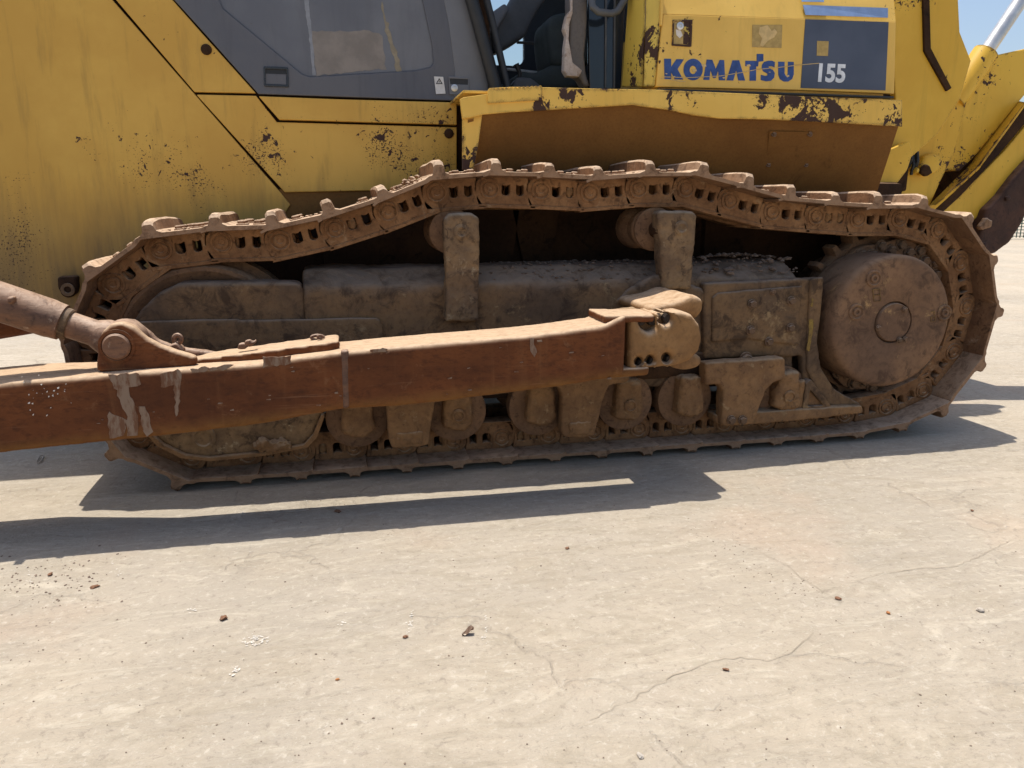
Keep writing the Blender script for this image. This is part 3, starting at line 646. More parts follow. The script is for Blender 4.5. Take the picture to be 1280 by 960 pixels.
# bare scrapes and weld spatter on the arm face: thin flakes lying on the steel
def flake(px, Y, mat, parent, name, seed, amp=1.2):
    rnd = random.Random(seed); pts = []
    for i in range(len(px)):
        a = Vector(px[i]); b = Vector(px[(i + 1) % len(px)]); n = max(1, int((b - a).length / 5))
        for k in range(n): q = a.lerp(b, k / n); pts.append((q.x + rnd.uniform(-amp, amp), q.y + rnd.uniform(-amp, amp)))
    return plate(name, [XZ(pts, Y)], Y, Y + .006, mat, parent, .001)
for i, px in enumerate(([(135, 469), (174, 466), (176, 480), (160, 484), (165, 500), (172, 520), (172, 543), (160, 545), (158, 520), (150, 500), (143, 484)], [(174, 508), (182, 507), (190, 540), (182, 545), (176, 525)], [(135, 516), (145, 520), (158, 526), (156, 546), (136, 547)], [(200, 466), (226, 462), (226, 486), (222, 520), (219, 520), (218, 482), (202, 484)],
                        [(327, 447), (364, 444), (362, 455), (330, 459)], [(464, 436), (484, 435), (482, 440), (462, 441)], [(236, 461), (292, 456), (280, 463), (240, 466)])):
    flake(px, AY0 - .0015, 'scrape', arm, 'bare_scrape', i + 50, 1.6)
rnd = random.Random(5)
for k in range(26):
    x, y = rnd.gauss(48, 16), rnd.gauss(492, 12)
    r = rnd.uniform(.3, 1.2); flake([(x - r, y - r * .6), (x + r, y - r), (x + r * .8, y + r), (x - r, y + r * .8)], AY0 - .002, 'chalk', arm, 'paint_speck', k, .6)
for k in range(30):
    x, y = rnd.uniform(90, 770), rnd.uniform(.06, .9); yy = 470 - .085 * (x - 90) + y * 70; r = rnd.uniform(.5, 1.5)
    flake([(x - r * 2, yy - r * .5), (x + r * 2, yy - r), (x + r * 2, yy + r * .3), (x - r * 2, yy + r * .7)], AY0 - .002, 'scrape', arm, 'paint_speck', k + 90, .5)
flake([(662, 423), (668, 422), (668, 430), (672, 440), (668, 446), (664, 438)], AY0 - .002, 'scrape', arm, 'bare_scrape', 77, 1.0)

# ---- body between the tracks
HY = .75
core = box('body_core', (-1.42, .80, .62), (1.25, 1.90, 2.30), 'dark', DZ, .02)
box('main_frame', (.38, .70, .42), (3.55, 2.0, 1.16), 'dark', DZ, .02)
box('belly_guard', (-.5, .75, .36), (3.3, 1.95, .44), 'dark', DZ, .01)
box('rear_housing', (2.4, .66, .44), (3.62, 2.04, 1.30), 'dark', DZ, .04)
lathe('axle_housing', [(.24, .22), (.24, .50), (.30, .58), (.30, .70)], SC[0], SC[1], 'dark', DZ, 36)
for px in ([(560, 262), (650, 262), (640, 330), (600, 332)], [(640, 262), (700, 262), (690, 332), (655, 332)]): ppx('frame_stiffener', px, .66, .05, 'dark', DZ, .01)
castplate('frame_ledge', [(345, 236), (492, 236), (486, 272), (350, 276)], .76, .04, 'apron', DZ, .006, .006, .012, .002, 10, 60)

pA = ppx('lower_side_panel', [(-190, -90), (62, -90), (351, 241), (363, 256), (335, 300), (240, 340), (130, 410), (-190, 410)], HY, .03, 'yellow', DZ, .004, .004)
pB = ppx('middle_side_panel', [(245, 118), (320, 119.5), (346, 152.5), (571, 159), (571, 236), (356, 240.5)], HY, .03, 'yellow', DZ, .004, .004)
pC = ppx('upper_side_strip', [(323, 120), (425, 124), (571, 128), (571, 156), (349, 149.5)], HY - .012, .05, 'yellow', DZ, .003, .004)
pD = ppx('hood_corner_panel', [(68.5, -90), (136, -90), (216, 0), (254, 43), (320, 116.5), (243, 115)], HY, .03, 'yellow', DZ, .003, .004)
# lug on the lower panel
lug = castplate('towing_lug', [(71, 346), (95, 345), (96, 358), (94, 367), (86, 373), (77, 370), (72, 360)], HY - .05, .06, 'dark', pA, .008, .006, .008, .002, 30, 61)
c = U(85, 362, HY - .05); lathe('lug_eye', [(.030, HY - .04), (.030, HY - .058), (.016, HY - .058), (.014, HY - .045), (0, HY - .045)], c.x, c.z, 'bracket', lug, 20)
for px, p_ in (((561, 167), pB), ((258, 62), pD)): c = U(*px, HY); lathe('panel_bolt', [(.024, HY + .005), (.024, HY - .006), (.014, HY - .012), (0, HY - .013)], c.x, c.z, 'dark', p_, 16)
# slate grey engine door with a sunk pane
EY = HY - .006
door_px = [(138, -90), (218, 0), (256, 42), (323, 117.5), (572, 126), (612, 119), (611, 104), (586, 0), (562, -90)]
pane_px = [(238, -90), (274, 0), (279, 11), (378, 93), (388, 96), (520, 88), (538, 84), (542, 78), (540, 55), (528, 0), (508, -90)]
door = plate('engine_door', [XZ(door_px, EY), XZ(pane_px, EY)], EY, EY + .03, 'grey', DZ, .004, label='slate grey engine door')
ppx('door_pane', pane_px, EY + .010, .015, 'grey_light', door, 0, .001)  # lighter grey than the door: a dusty reflection put into the colour
ppx('side_skin', [(537, -90), (555, 0), (561, 30), (569, 90), (566, 118), (572, 124), (611, 118), (610, 104), (585, 0), (562, -90)], EY - .004, .008, 'grey_light', door, .003, .003)
for pts in ([(363, 40), (367, 30), (372, 22)],): pass
flake([(380, 0), (386, 0), (390, 42), (395, 95), (391, 95), (386, 45)], EY + .0085, 'palestreak', door, 'pane_streak', 61, .8)  # pale, tan and brownish marks laid over the pane
flake([(476, 2), (482, 20), (490, 45), (497, 70), (503, 92), (497, 92), (490, 66), (482, 40)], EY + .0085, 'tanstreak', door, 'pane_streak', 62, 1.6)
flake([(388, 39), (455, 38), (478, 44), (482, 86), (396, 95)], EY + .0090, 'panepatch', door, 'pane_streak', 63, 1.5)
# sunken latch and lock latch, warning sticker
fr = plate('latch', [fillet(XZ([(329.5, 83), (360, 84), (361, 109), (330, 108)], EY - .008), .006), XZ([(332, 86), (358, 87), (358, 106), (332, 105)], EY - .008)], EY - .008, EY + .004, 'glossblack', door, .002)
ppx('latch_flap', [(332, 92), (358, 93), (358, 106), (332, 105)], EY - .003, .004, 'grey', fr, 0, .001)
ppx('latch_well', [(332, 86), (358, 87), (358, 93), (332, 92)], EY - .001, .002, 'black', fr, 0, .0005)
lk = plate('lock_latch', [fillet(XZ([(560.5, 95), (586, 97), (587, 119), (562, 118)], EY - .010), .006), XZ([(562, 98), (585, 99), (585, 106), (563, 105)], EY - .010)], EY - .010, EY - .0055, 'grey_light', door, .002)
ppx('latch_well', [(561, 97), (586, 98), (586, 107), (562, 106)], EY - .0062, .002, 'black', lk, 0, .0005)
c = U(568, 110, EY - .01); lathe('key_lock', [(.017, EY - .008), (.017, EY - .016), (.008, EY - .018), (.007, EY - .014), (0, EY - .014)], c.x, c.z, 'steel', lk, 16)
st = ppx('warning_sticker', [(542.5, 95.5), (554, 96), (557, 117), (545, 117.5)], EY - .006, .002, 'label', door, 0, .0005)
tri = XZ([(549, 97.5), (553.5, 105), (544.8, 105)], EY - .0075); tri2 = XZ([(549, 99.5), (551.7, 104), (546.4, 104)], EY - .0075)
plate('warning_triangle', [tri, tri2], EY - .0075, EY - .0055, 'black', st, .0003)
ppx('warning_mark', [(548.7, 101), (549.5, 101), (549.4, 103.3), (548.8, 103.3)], EY - .0075, .0015, 'black', st, 0, .0002)
# rubber edges where hood meets cab
for a, b, r_, m_ in (((572, -60), (620, 112), .032, 'black'), ((593, -60), (635, 112), .018, 'cabdark')):
    d_ = .70 if m_ == 'black' else .74
    tube('door_seal', [U(*a, d_), U((a[0] + b[0]) / 2 + 1, (a[1] + b[1]) / 2, d_), U(*b, d_)], r_, m_, DZ, 14)

# ---- fender, apron, fuel tank
FY = .30
lip_px = [(575, 124), (580, 121.5), (612, 117), (612, 110), (640, 108.5), (678, 109), (760, 111), (820, 112), (1024, 121), (1128, 125), (1128, 158), (1024, 152), (960, 149), (900, 148), (868, 144), (835, 137), (790, 131), (740, 134), (690, 137), (640, 140), (605, 143), (588, 147), (578, 148)]
lip = plate('fender', [XZ(lip_px, FY)], FY, FY + .02, 'yellow_lip', DZ, .003, label='yellow fender edge chipped to brown')
zf = U(700, 112, FY).z - .012
box('fender_floor', (U(580, 120, FY).x, FY + .021, zf - .012), (U(1128, 125, FY).x, .80, zf), 'yellow_lip', lip, .003)
# serrated step plate along the top edge
def teeth_strip(name, x0, y0, x1, y1, n, h, drop, Y, mat, parent):
    pts = []
    for k in range(n):
        for u, dy in ((0, 0), (.25, -h * .8), (.5, -h), (.75, -h * .8)):
            t = (k + u) / n; pts.append((x0 + (x1 - x0) * t, y0 + (y1 - y0) * t + dy))
    pts += [(x1, y1), (x1, y1 + drop), (x0, y0 + drop)]
    return plate(name, [XZ(pts, Y)], Y, Y + .012, mat, parent, .001)
teeth_strip('step_tread', 610, 113, 678, 109, 13, 2.6, 16, FY - .010, 'yellow_lip', lip)
for (x0, y0, x1, y1, n) in ((602, 143, 700, 136.5, 11), (700, 136.5, 780, 132, 6)):
    pass
ppx('fender_end', [(578, 148), (603, 143), (598, 180), (592, 212), (578, 212)], FY + .03, .012, 'yellow_lip', lip, 0, .002)
# apron slopes inward below the lip
def quad_strip(name, A, B, mat, parent, th=.012):
    bm = bmesh.new(); n = len(A)
    fa = [bm.verts.new(p) for p in A]; fb = [bm.verts.new(p) for p in B]
    ba = [bm.verts.new(Vector(p) + Vector((0, th, th))) for p in A]; bb = [bm.verts.new(Vector(p) + Vector((0, th, th))) for p in B]
    for k in range(n - 1):
        bm.faces.new((fa[k], fa[k + 1], fb[k + 1], fb[k])); bm.faces.new((ba[k], bb[k], bb[k + 1], ba[k + 1]))
        bm.faces.new((fa[k], ba[k], ba[k + 1], fa[k + 1])); bm.faces.new((fb[k], fb[k + 1], bb[k + 1], bb[k]))
    bm.faces.new((fa[0], fb[0], bb[0], ba[0])); bm.faces.new((fa[-1], ba[-1], bb[-1], fb[-1]))
    return link(name, bm_mesh(bm, 30), mat, parent)
TA = [(584, 146), (640, 139), (740, 133), (790, 130), (835, 136), (900, 147), (1024, 151), (1124, 156)]
A = [U(x, y - 1, FY + .035) for x, y in TA]; B = []
bx = [586, 640, 740, 790, 835, 900, 1010, 1093]
for x in bx: B.append(U(x, 262 if x < 1050 else 250, .60))
apron = quad_strip('fender_apron', A, B, 'apron', lip)
def on_apron(x, y, off=.0):
    # point of the slanted sheet seen at (x, y): between the top line and the bottom line
    yt = 150; t = (y - yt) / (258 - yt); Y = FY + .035 + (.60 - FY - .035) * max(0, min(1, t * 1.06)); return U(x, y, Y - off)
def sheet(name, px, off, th, mat, parent):
    bm = bmesh.new(); f = [bm.verts.new(on_apron(x, y, off + th)) for x, y in px]; b = [bm.verts.new(on_apron(x, y, off - .002)) for x, y in px]
    bm.faces.new(f); bm.faces.new(b)
    for k in range(len(px)): bm.faces.new((f[k], f[(k + 1) % len(px)], b[(k + 1) % len(px)], b[k]))
    return link(name, bm_mesh(bm, 20), mat, parent)
hat = sheet('access_hatch', [(962, 164), (1016, 165), (1013, 210), (957, 210)], .004, .008, 'apron', apron)
for px in ((967, 168), (1012, 168), (1007, 206), (960, 206)):
    o = bpy.data.objects.new('hatch_bolt', BOLTS); COL.objects.link(o); o.parent = apron; o.location = on_apron(*px, .012); o.rotation_euler = (R(-28), 0, 0)
sheet('apron_rib', [(580, 205), (585, 150), (592, 148), (590, 205)], .004, .01, 'apron', apron)
# fuel tank
TY = .37
tank = ppx('fuel_tank', [(829, 17.5), (1008, 23.2), (1120, 27), (1118, 117), (1000, 112.5), (820, 108.5)], TY, .03, 'yellow_tank', DZ, .003, .004, label='yellow fuel tank side with blue lettering')
a = U(829, 17, TY); b = U(1120, 27, TY)
up1 = U(833, -60, TY + .10); 
bm = bmesh.new(); top_l = Vector((U(833, -70, TY + .12).x, TY + .12, U(833, -70, TY + .12).z)); top_r = Vector((b.x + .02, TY + .12, top_l.z))
vs = [bm.verts.new(p) for p in (a + Vector((0, .002, 0)), b + Vector((0, .002, 0)), top_r, top_l)]; bm.faces.new(vs)
r_ = bmesh.ops.extrude_face_region(bm, geom=bm.faces[:]); bmesh.ops.translate(bm, verts=[e for e in r_['geom'] if isinstance(e, bmesh.types.BMVert)], vec=(0, .03, -.01))
link('tank_bevel', bm_mesh(bm), 'yellow_tank', tank)
box('tank_core', (U(826, 60, TY).x + .01, TY + .031, zf + .012), (U(1116, 60, TY).x, 1.0, 2.02), 'yellow_tank', tank, .01)
# chamfered, chipped corner strips left of the tank
def vstrip(name, pl, Yl, pr_, Yr, mat, parent, yt=-70, yb=108, th=.015):
    q = [U(pl[1], yb, Yl), U(pr_[1], yb, Yr), U(pr_[0], yt, Yr), U(pl[0], yt, Yl)]
    bm = bmesh.new(); f = [bm.verts.new(p) for p in q]; bk = [bm.verts.new(p + Vector((.01, th, 0))) for p in q]
    bm.faces.new(f); bm.faces.new(bk)
    for k in range(4): bm.faces.new((f[k], f[(k + 1) % 4], bk[(k + 1) % 4], bk[k]))
    bmesh.ops.bevel(bm, geom=bm.edges[:], offset=.003, segments=1, affect='EDGES')
    return link(name, bm_mesh(bm), mat, parent)
vstrip('tank_corner', (810, 804), TY + .06, (835, 818), TY + .005, 'yellow_pillar', tank, yb=108)
vstrip('pillar_strip', (790, 777), TY + .22, (809, 803), TY + .07, 'yellow_pillar', tank, yb=108)
ppx('corner_bead', [(828, -40), (833, -40), (829, 18), (828, 32), (825.5, 32), (826, 6)], TY - .012, .02, 'yellow_tank', tank, .004, .004)
# sunk handle
hd = plate('tank_handle', [fillet(XZ([(841, 24.5), (866, 24.5), (864.5, 58.5), (840, 57)], TY - .006), .005), fillet(XZ([(843, 27), (863, 27), (862, 56), (842, 55)], TY - .006), .004)], TY - .006, TY + .002, 'yellow_lip', tank, .0015)
ppx('handle_pad', [(842.5, 27), (855, 27), (854, 55), (842, 55)], TY - .003, .004, 'sticker', hd, 0, .001)
ppx('handle_well', [(855, 27), (863, 27), (862, 56), (854, 55)], TY - .0015, .002, 'yellow_pillar', hd, 0, .0005)
c = U(850, 32.5, TY - .008); lathe('key_lock', [(.017, TY - .002), (.017, TY - .012), (.008, TY - .014), (.007, TY - .010), (0, TY - .010)], c.x, c.z, 'steel', hd, 18)
flake([(845, 36), (851, 38), (854, 44), (850, 47), (846, 43)], TY - .0045, 'chalk', hd, 'paint_speck', 301, .8)
ppx('faded_sticker', [(940.5, 31), (978, 31), (977, 60), (940, 59)], TY - .002, .003, 'sticker', tank, 0, .0005)
flake([(949, 34), (960, 32), (965, 39), (968, 36), (971, 41), (968, 47), (960, 52), (953, 58), (950, 56), (952, 48), (948, 42)], TY - .0035, 'stickerpale', tank, 'torn_sticker', 302, .8)
flake([(826, 97), (858, 102), (857, 103), (826, 98.5)], TY - .002, 'stickerpale', tank, 'scratch', 303, .4)
# lettering, drawn stroke by stroke
def Lp(pts): return [(800 + x / 4, y / 4) for x, y in pts]
letters = [
    [Lp([(120, 294), (155, 294), (155, 335), (182, 296), (219, 297), (187, 346), (215, 398), (174, 397), (155, 360), (155, 396), (122, 396)])],
    [Lp([(265 + 48 * math.cos(t), 348 + 54 * math.sin(t)) for t in [k * math.pi / 14 for k in range(28)]]), Lp([(264 + 17 * math.cos(t), 350 + 21 * math.sin(t)) for t in [k * math.pi / 9 for k in range(18)]])],
    [Lp([(333, 298), (361, 299), (378, 345), (398, 300), (420, 301), (425, 402), (394, 402), (390, 352), (378, 390), (365, 390), (352, 350), (346, 400), (316, 399)])],
    [Lp([(462, 302), (495, 302), (525, 403), (491, 403), (480, 350), (466, 403), (432, 402)])],
    [Lp([(526, 304), (583, 305), (583, 270), (616, 270), (616, 306), (592, 309), (590, 332), (580, 333), (579, 404), (547, 404), (548, 332), (526, 331)])],
    [Lp([(640, 304), (660, 304), (674, 311), (672, 336), (655, 331), (642, 333), (644, 341), (664, 350), (673, 365), (670, 388), (654, 404), (630, 407), (603, 400), (604, 374), (625, 380), (637, 377), (636, 368), (616, 357), (608, 345), (609, 325), (620, 310)])],
    [Lp([(690, 309), (722, 309), (722, 366), (726, 378), (735, 378), (738, 366), (739, 309), (768, 310), (768, 372), (760, 395), (740, 408), (718, 408), (699, 396), (691, 374)])],
]
for L_ in letters: plate('letter', [XZ(o, TY) for o in L_], TY - .0025, TY + .001, 'blue', tank, .0004)
tube('long_scratch', [U(x, y, TY - .003) for x, y in ((828, 96), (860, 97), (900, 95), (925, 91), (945, 87), (975, 84), (1001, 81), (1024, 79))], .0016, 'stickerpale', tank, 5)
for i, (x, y) in enumerate(((833, 92), (842, 96), (868, 88), (905, 97), (936, 82), (962, 90), (985, 95), (880, 82))):
    r = .8 + (i * 7 % 5) * .35; flake([(x - r * 1.6, y - r * .5), (x + r, y - r * .8), (x + r * 1.5, y + r * .4), (x - r * .6, y + r)], TY - .0032, 'stickerpale', tank, 'paint_chip', 400 + i, .4)
dec = ppx('model_decal', [(1007, 24), (1111, 27.5), (1107, 113), (1001, 110)], TY - .003, .004, 'navy', tank, 0, .0008)
ppx('decal_bar', [(1021.5, 51), (1036, 51.5), (1035, 70), (1021, 69.5)], TY - .0045, .003, 'sticker', dec, 0, .0004)
def digits(txt, px, Y, h, mat, parent):
    cu = bpy.data.curves.new('t', 'FONT'); cu.body = txt; cu.size = h; cu.extrude = .0008; cu.offset = .004
    ob = bpy.data.objects.new('t', cu); COL.objects.link(ob); dg = bpy.context.evaluated_depsgraph_get(); me = bpy.data.meshes.new_from_object(ob.evaluated_get(dg)); bpy.data.objects.remove(ob)
    o = link('model_number', me, mat, parent); me.materials.clear(); me.materials.append(M[mat]); o.location = U(*px, Y); o.rotation_euler = (R(90), 0, 0); return o
digits('155', (1018, 101), TY - .0045, .115, 'white', dec)
for i, px in enumerate(([(1002, -4), (1030, -3), (1030, 2.5), (1002.5, 2)], [(1004, 6), (1110, 10), (1110, 22), (1007, 18.5)])):
    q = []
    for x, y in px:
        t = (17 - y) / 87; q.append(U(x, y, TY + .12 * max(0, t) - .003))
    bm = bmesh.new(); f = [bm.verts.new(p) for p in q]; bm.faces.new(f); b_ = [bm.verts.new(p + Vector((0, .004, 0))) for p in q]; bm.faces.new(b_)
    for k in range(4): bm.faces.new((f[k], f[(k + 1) % 4], b_[(k + 1) % 4], b_[k]))
    link('blue_stripe', bm_mesh(bm), 'bluetrim', tank)
box('sill_gap', (U(822, 110, TY).x, TY - .004, U(900, 113, TY).z - .010), (U(1118, 110, TY).x, TY + .03, U(900, 113, TY).z - .001), 'black', tank, .001)

# ---- cab seen through the open side
CYN = .80
x0c, x1c = 1.27, U(800, 60, .6).x
box('cab_floor', (x0c - .1, .62, zf - .03), (x1c + .3, 1.95, zf + .004), 'cabdark', DZ, .004)
box('cab_rear_wall', (x1c + .22, .80, zf), (x1c + .30, 1.95, 3.1), 'cabdark', DZ, .004)
box('cab_roof', (x0c - .15, .62, 2.98), (x1c + .35, 2.0, 3.08), 'cabgrey', DZ, .02)
FW = 1.88
win = fillet(XZ([(560, 20), (664, -60), (655, 40), (655, 76), (650, 81), (640, 82), (590, 80)], FW), .05)
wall = XZ([(540, -400), (830, -400), (820, 130), (550, 130)], FW)
fwall = plate('cab_far_side', [wall, win], FW, FW + .04, 'cabdark', DZ, .004)
plate('window_pane', [win], FW + .012, FW + .018, 'glass', fwall, .0005)
castplate('side_console', [(612, 22), (634, 8), (660, -40), (700, -40), (682, 0), (668, 22), (658, 44), (640, 56), (618, 68)], 1.25, .12, 'cabgrey', DZ, .02, .015, .012, .001, 10, 71)
castplate('console_trim', [(602, 24), (632, 3), (636, 12), (620, 40), (612, 40)], 1.20, .05, 'grey_light', DZ, .01, .006, .009, .001, 10, 72)
castplate('seat_base', [(640, 97), (655, 88), (672, 90), (690, 80), (712, 78), (730, 112), (632, 112)], 1.05, .4, 'seat', DZ, .03, .03, .02, .004, 8, 73)
castplate('seat_back', [(684, 30), (690, 17), (712, 13), (740, 14), (742, 80), (690, 84), (686, 55)], 1.05, .35, 'seat', DZ, .03, .03, .02, .004, 8, 74)
tube('control_rail', [U(646, 53, 1.4), U(690, 55, 1.4), U(712, 54, 1.4)], .008, 'cabgrey', DZ, 8)
tube('control_rail', [U(630, 86, 1.4), U(674, 91, 1.4)], .008, 'label', DZ, 8)
castplate('control_pod', [(642, 103), (648, 96), (664, 97), (676, 106), (676, 113), (640, 113)], .92, .12, 'cabgrey', DZ, .02, .012, .009, .002, 14, 75)
tube('control_lever', [U(646, 108, .95), U(650, 92, .95), U(645, 80, .95)], [.012, .010, .016], 'black', DZ, 10)
# door post with scuffed edge, foot and grab handle
PY = .60
post = castplate('cab_post', [(712, -80), (736, -80), (734, 30), (731, 70), (733, 92), (738, 108), (731, 109), (724, 97), (714, 93), (711, 70), (712, 30)], PY, .09, 'post', DZ, .008, .010, .009, .002, 10, 81)
ppx('post_edge', [(703, -80), (712, -80), (714, 12), (709, 18), (707, 26), (705, 36), (708, 44), (706, 60), (705, 88), (709, 95), (724, 96), (728, 88), (716, 78), (714, 66), (711, 50), (712, 30), (716, 16), (716, -80)], PY - .015, .05, 'postlight', post, .006, .004)
ppx('cab_door', [(734, -80), (787, -80), (776, 111), (737, 111)], PY + .05, .04, 'glassdark', DZ, 0, .003)
for x_ in (757, 768): ppx('door_trim', [(x_, -80), (x_ + 2.5, -80), (x_ + 1, 110), (x_ - 1, 110)], PY + .040, .01, 'cabgrey', DZ, 0, .002)
tube('grab_handle', [U(738, -6, PY - .02), U(741, 9, PY - .06), U(748, 15, PY - .06), U(764, 17, PY - .06), U(772, 14, PY - .06), U(782, -2, PY - .06), U(792, -40, PY - .04)], .017, 'cabgrey', DZ, 12)

# ---- ripper and rear brackets
RY = .95
ppx('rear_bracket', [(1101, 192), (1137, 176), (1141, 192), (1134, 213), (1122, 229), (1108, 233), (1095, 231), (1098, 214)], .72, .05, 'yellow_rear', DZ, .02, .006)
ppx('bracket_flange', [(1099, 231), (1123, 230), (1113, 242), (1099, 246), (1092, 244)], .70, .03, 'yellow_rear', DZ, .004, .004)
ppx('rear_side_plate', [(1100, 300), (1104, 240), (1140, 190), (1142, 120), (1210, 120), (1194, 190), (1176, 226), (1160, 262), (1150, 300)], RY, .05, 'yellow_rear', DZ, .01, .006)
pod = castplate('valve_pod', [(1151, 206), (1157, 195), (1168, 191), (1178, 194), (1180, 203), (1174, 214), (1163, 220), (1152, 219)], RY - .05, .06, 'yellow_rear', DZ, .02, .015, .010, .002, 20, 91)
for p0, p1, r_ in (((1138, 190), (1135, 208), .014), ((1141, 194), (1139, 218), .010), ((1146, 190), (1143, 214), .012)): tube('hose', [U(*p0, RY - .04), U((p0[0] + p1[0]) / 2 + 2, (p0[1] + p1[1]) / 2, RY - .06), U(*p1, RY - .03)], r_, 'black', pod, 8)
castplate('hose_clamp', [(1153, 210), (1158, 205), (1163, 207), (1167, 216), (1158, 221), (1151, 216)], RY - .08, .03, 'dark', pod, .006, .006, .007, .003, 30, 92)
c = U(1146, 213, RY - .06); lathe('hose_fitting', [(.018, RY - .02), (.018, RY - .06), (.010, RY - .07), (0, RY - .07)], c.x, c.z, 'yellow_rear', pod, 12)
# lift cylinder: dark link, bright-topped rail and dark web beside it
ppx('lift_link', [(1148, 262), (1186, 196), (1200, 168), (1262, 80), (1300, 80), (1228, 192), (1176, 262)], 1.12, .06, 'dark', DZ, .01, .008)
def ramp_rail(name, px0, px1, Y, w, dep, mat):
    p, q = U(*px0, Y), U(*px1, Y); d = (q - p).normalized(); n = Vector((-d.z, 0, d.x))
    bm = bmesh.new(); A_ = [p, p + n * w, q + n * w, q]
    f = [bm.verts.new(v_) for v_ in A_]; b_ = [bm.verts.new(v_ + Vector((0, dep, .0))) for v_ in A_]
    bm.faces.new(f); bm.faces.new(b_)
    for k in range(4): bm.faces.new((f[k], f[(k + 1) % 4], b_[(k + 1) % 4], b_[k]))
    bmesh.ops.bevel(bm, geom=bm.edges[:], offset=.004, segments=2, affect='EDGES')
    return link(name, bm_mesh(bm), mat, DZ)
# the rail leans back so that its face takes the sun
q = [U(1162, 256, .90), U(1170, 256, .90), U(1226, 205, .90), U(1234, 192, .90), U(1282, 128, .90), U(1272, 126, 1.02), U(1222, 192, 1.02), U(1214, 204, 1.02)]
bm = bmesh.new(); f = [bm.verts.new(p) for p in q]; b_ = [bm.verts.new(p + Vector((.02, .03, -.03))) for p in q]; bm.faces.new(f); bm.faces.new(b_)
for k in range(len(q)): bm.faces.new((f[k], f[(k + 1) % len(q)], b_[(k + 1) % len(q)], b_[k]))
link('lift_rail', bm_mesh(bm, 20), 'yellow_rear', DZ)
ppx('rail_web', [(1164, 262), (1190, 240), (1227, 206), (1236, 192), (1284, 128), (1300, 132), (1250, 192), (1200, 246), (1178, 266)], .94, .04, 'dark', DZ, .004, .004)
ppx('ripper_beam', [(1158, 290), (1172, 264), (1198, 246), (1254, 190), (1300, 136), (1420, 60), (1420, 150), (1300, 190), (1282, 208), (1262, 232), (1240, 258), (1214, 278), (1196, 292)], .96, .10, 'yellow_rear', DZ, .01, .008, label='yellow ripper beam with rusty lower edge')
shank = castplate('ripper_shank', [(1300, 190), (1284, 205), (1270, 220), (1252, 244), (1234, 262), (1228, 280), (1224, 300), (1220, 314), (1230, 322), (1246, 316), (1262, 304), (1276, 284), (1288, 258), (1310, 230)], .90, .12, 'rust', DZ, .02, .012, .012, .004, 9, 95, label='dark brown curved ripper shank')
for px in ((1229, 306), (1258, 248)): c = U(*px, .90); lathe('shank_pin', [(.016, .91), (.016, .885), (.008, .88), (0, .88)], c.x, c.z, 'rust', shank, 12)
castplate('wear_shroud', [(1225, 284), (1234, 272), (1242, 276), (1240, 284), (1228, 288)], .87, .04, 'shoe', shank, .006, .006, .007, .003, 24, 96)
ppx('rear_body_panel', [(1106, -90), (1176, -90), (1196, -40), (1200, 40), (1214, 76), (1200, 124), (1172, 168), (1140, 196), (1100, 232), (1106, 150), (1120, 128)], .80, .05, 'yellow_rear', DZ, .01, .006)
ppx('panel_seam_bar', [(1152, -90), (1160, -90), (1164, 60), (1190, 110), (1184, 114), (1156, 64)], .785, .02, 'dark', DZ, .004, .004)
ppx('ripper_upper_arm', [(1176, 212), (1200, 150), (1216, 96), (1240, 70), (1330, 50), (1330, 84), (1290, 108), (1262, 142), (1222, 192), (1200, 214)], .99, .10, 'yellow_rear', DZ, .02, .008)
cyl = tube('lift_cylinder', [U(1190, 128, 1.0), U(1232, 66, 1.0)], .075, 'yellow_rear', DZ, 24)
tube('cylinder_rod', [U(1228, 72, 1.0), U(1330, -80, 1.0)], .042, 'steel', cyl, 20)
box('rear_body', (2.95, .86, 1.25), (3.80, 1.95, 2.15), 'dark', DZ, .02)
# ripper cross beam and top parts that throw the shadow behind the tracks
box('ripper_crossbar', (4.25, .98, .95), (4.55, 1.75, 1.22), 'rust', DZ, .03)

# ---- crumbs of dry mud lying on the frame
bm = bmesh.new(); rnd = random.Random(11)
def crumb(bm, c, r, rnd):
    q = bmesh.ops.create_icosphere(bm, subdivisions=1, radius=1); o = Vector((rnd.random() * 50, rnd.random() * 50, 3)); rot = Matrix.Rotation(rnd.random() * 6, 3, 'Z')
    for v in q['verts']:
        k = .75 + .5 * noise.noise(v.co * 1.3 + o); w = rot @ Vector((v.co.x * r * 1.25, v.co.y * r, v.co.z * r * .6)) * k; v.co = w + c
for k in range(380):
    if rnd.random() < .55: x = rnd.uniform(868, 992)
    else: x = rnd.gauss(730, 90)
    if 820 < x < 868 or x < 560: continue
    t = rnd.random(); Y = .08 + .30 * t; X = U(x, 340, .15).x
    z = (.838 + (min(Y, .2) - .075) / .125 * .067) if Y > .075 else .838
    if x > 868: z += .035 * math.exp(-((x - 930) / 50) ** 2) * (1 - abs(t - .4))
    crumb(bm, Vector((X, Y, z + .004)), rnd.choice((.004, .006, .008, .010, .014, .024 if x > 868 and rnd.random() < .4 else .009)), rnd)
rub = link('mud_rubble', bm_mesh(bm, 25), 'crumb'); tag(rub, 'crumbled dry mud lying along the top of the track frame', 'mud', kind='stuff')
bm = bmesh.new()
def shoe_pt(k, s_, y_, n_):
    p = Vector(pins[k]); q = Vector(pins[k + 1]); d = (q - p).normalized(); n = Vector((-d.y, d.x)); w = p + d * s_ + n * n_; return Vector((w.x, y_, w.y))
for k in range(1, 17):
    for j in range(11 if k in (5, 3, 1) else 5):
        crumb(bm, shoe_pt(k, rnd.uniform(.04, .2), rnd.uniform(.02, .5), .073), rnd.choice((.005, .007, .01, .016 if k in (5, 3) else .009)), rnd)
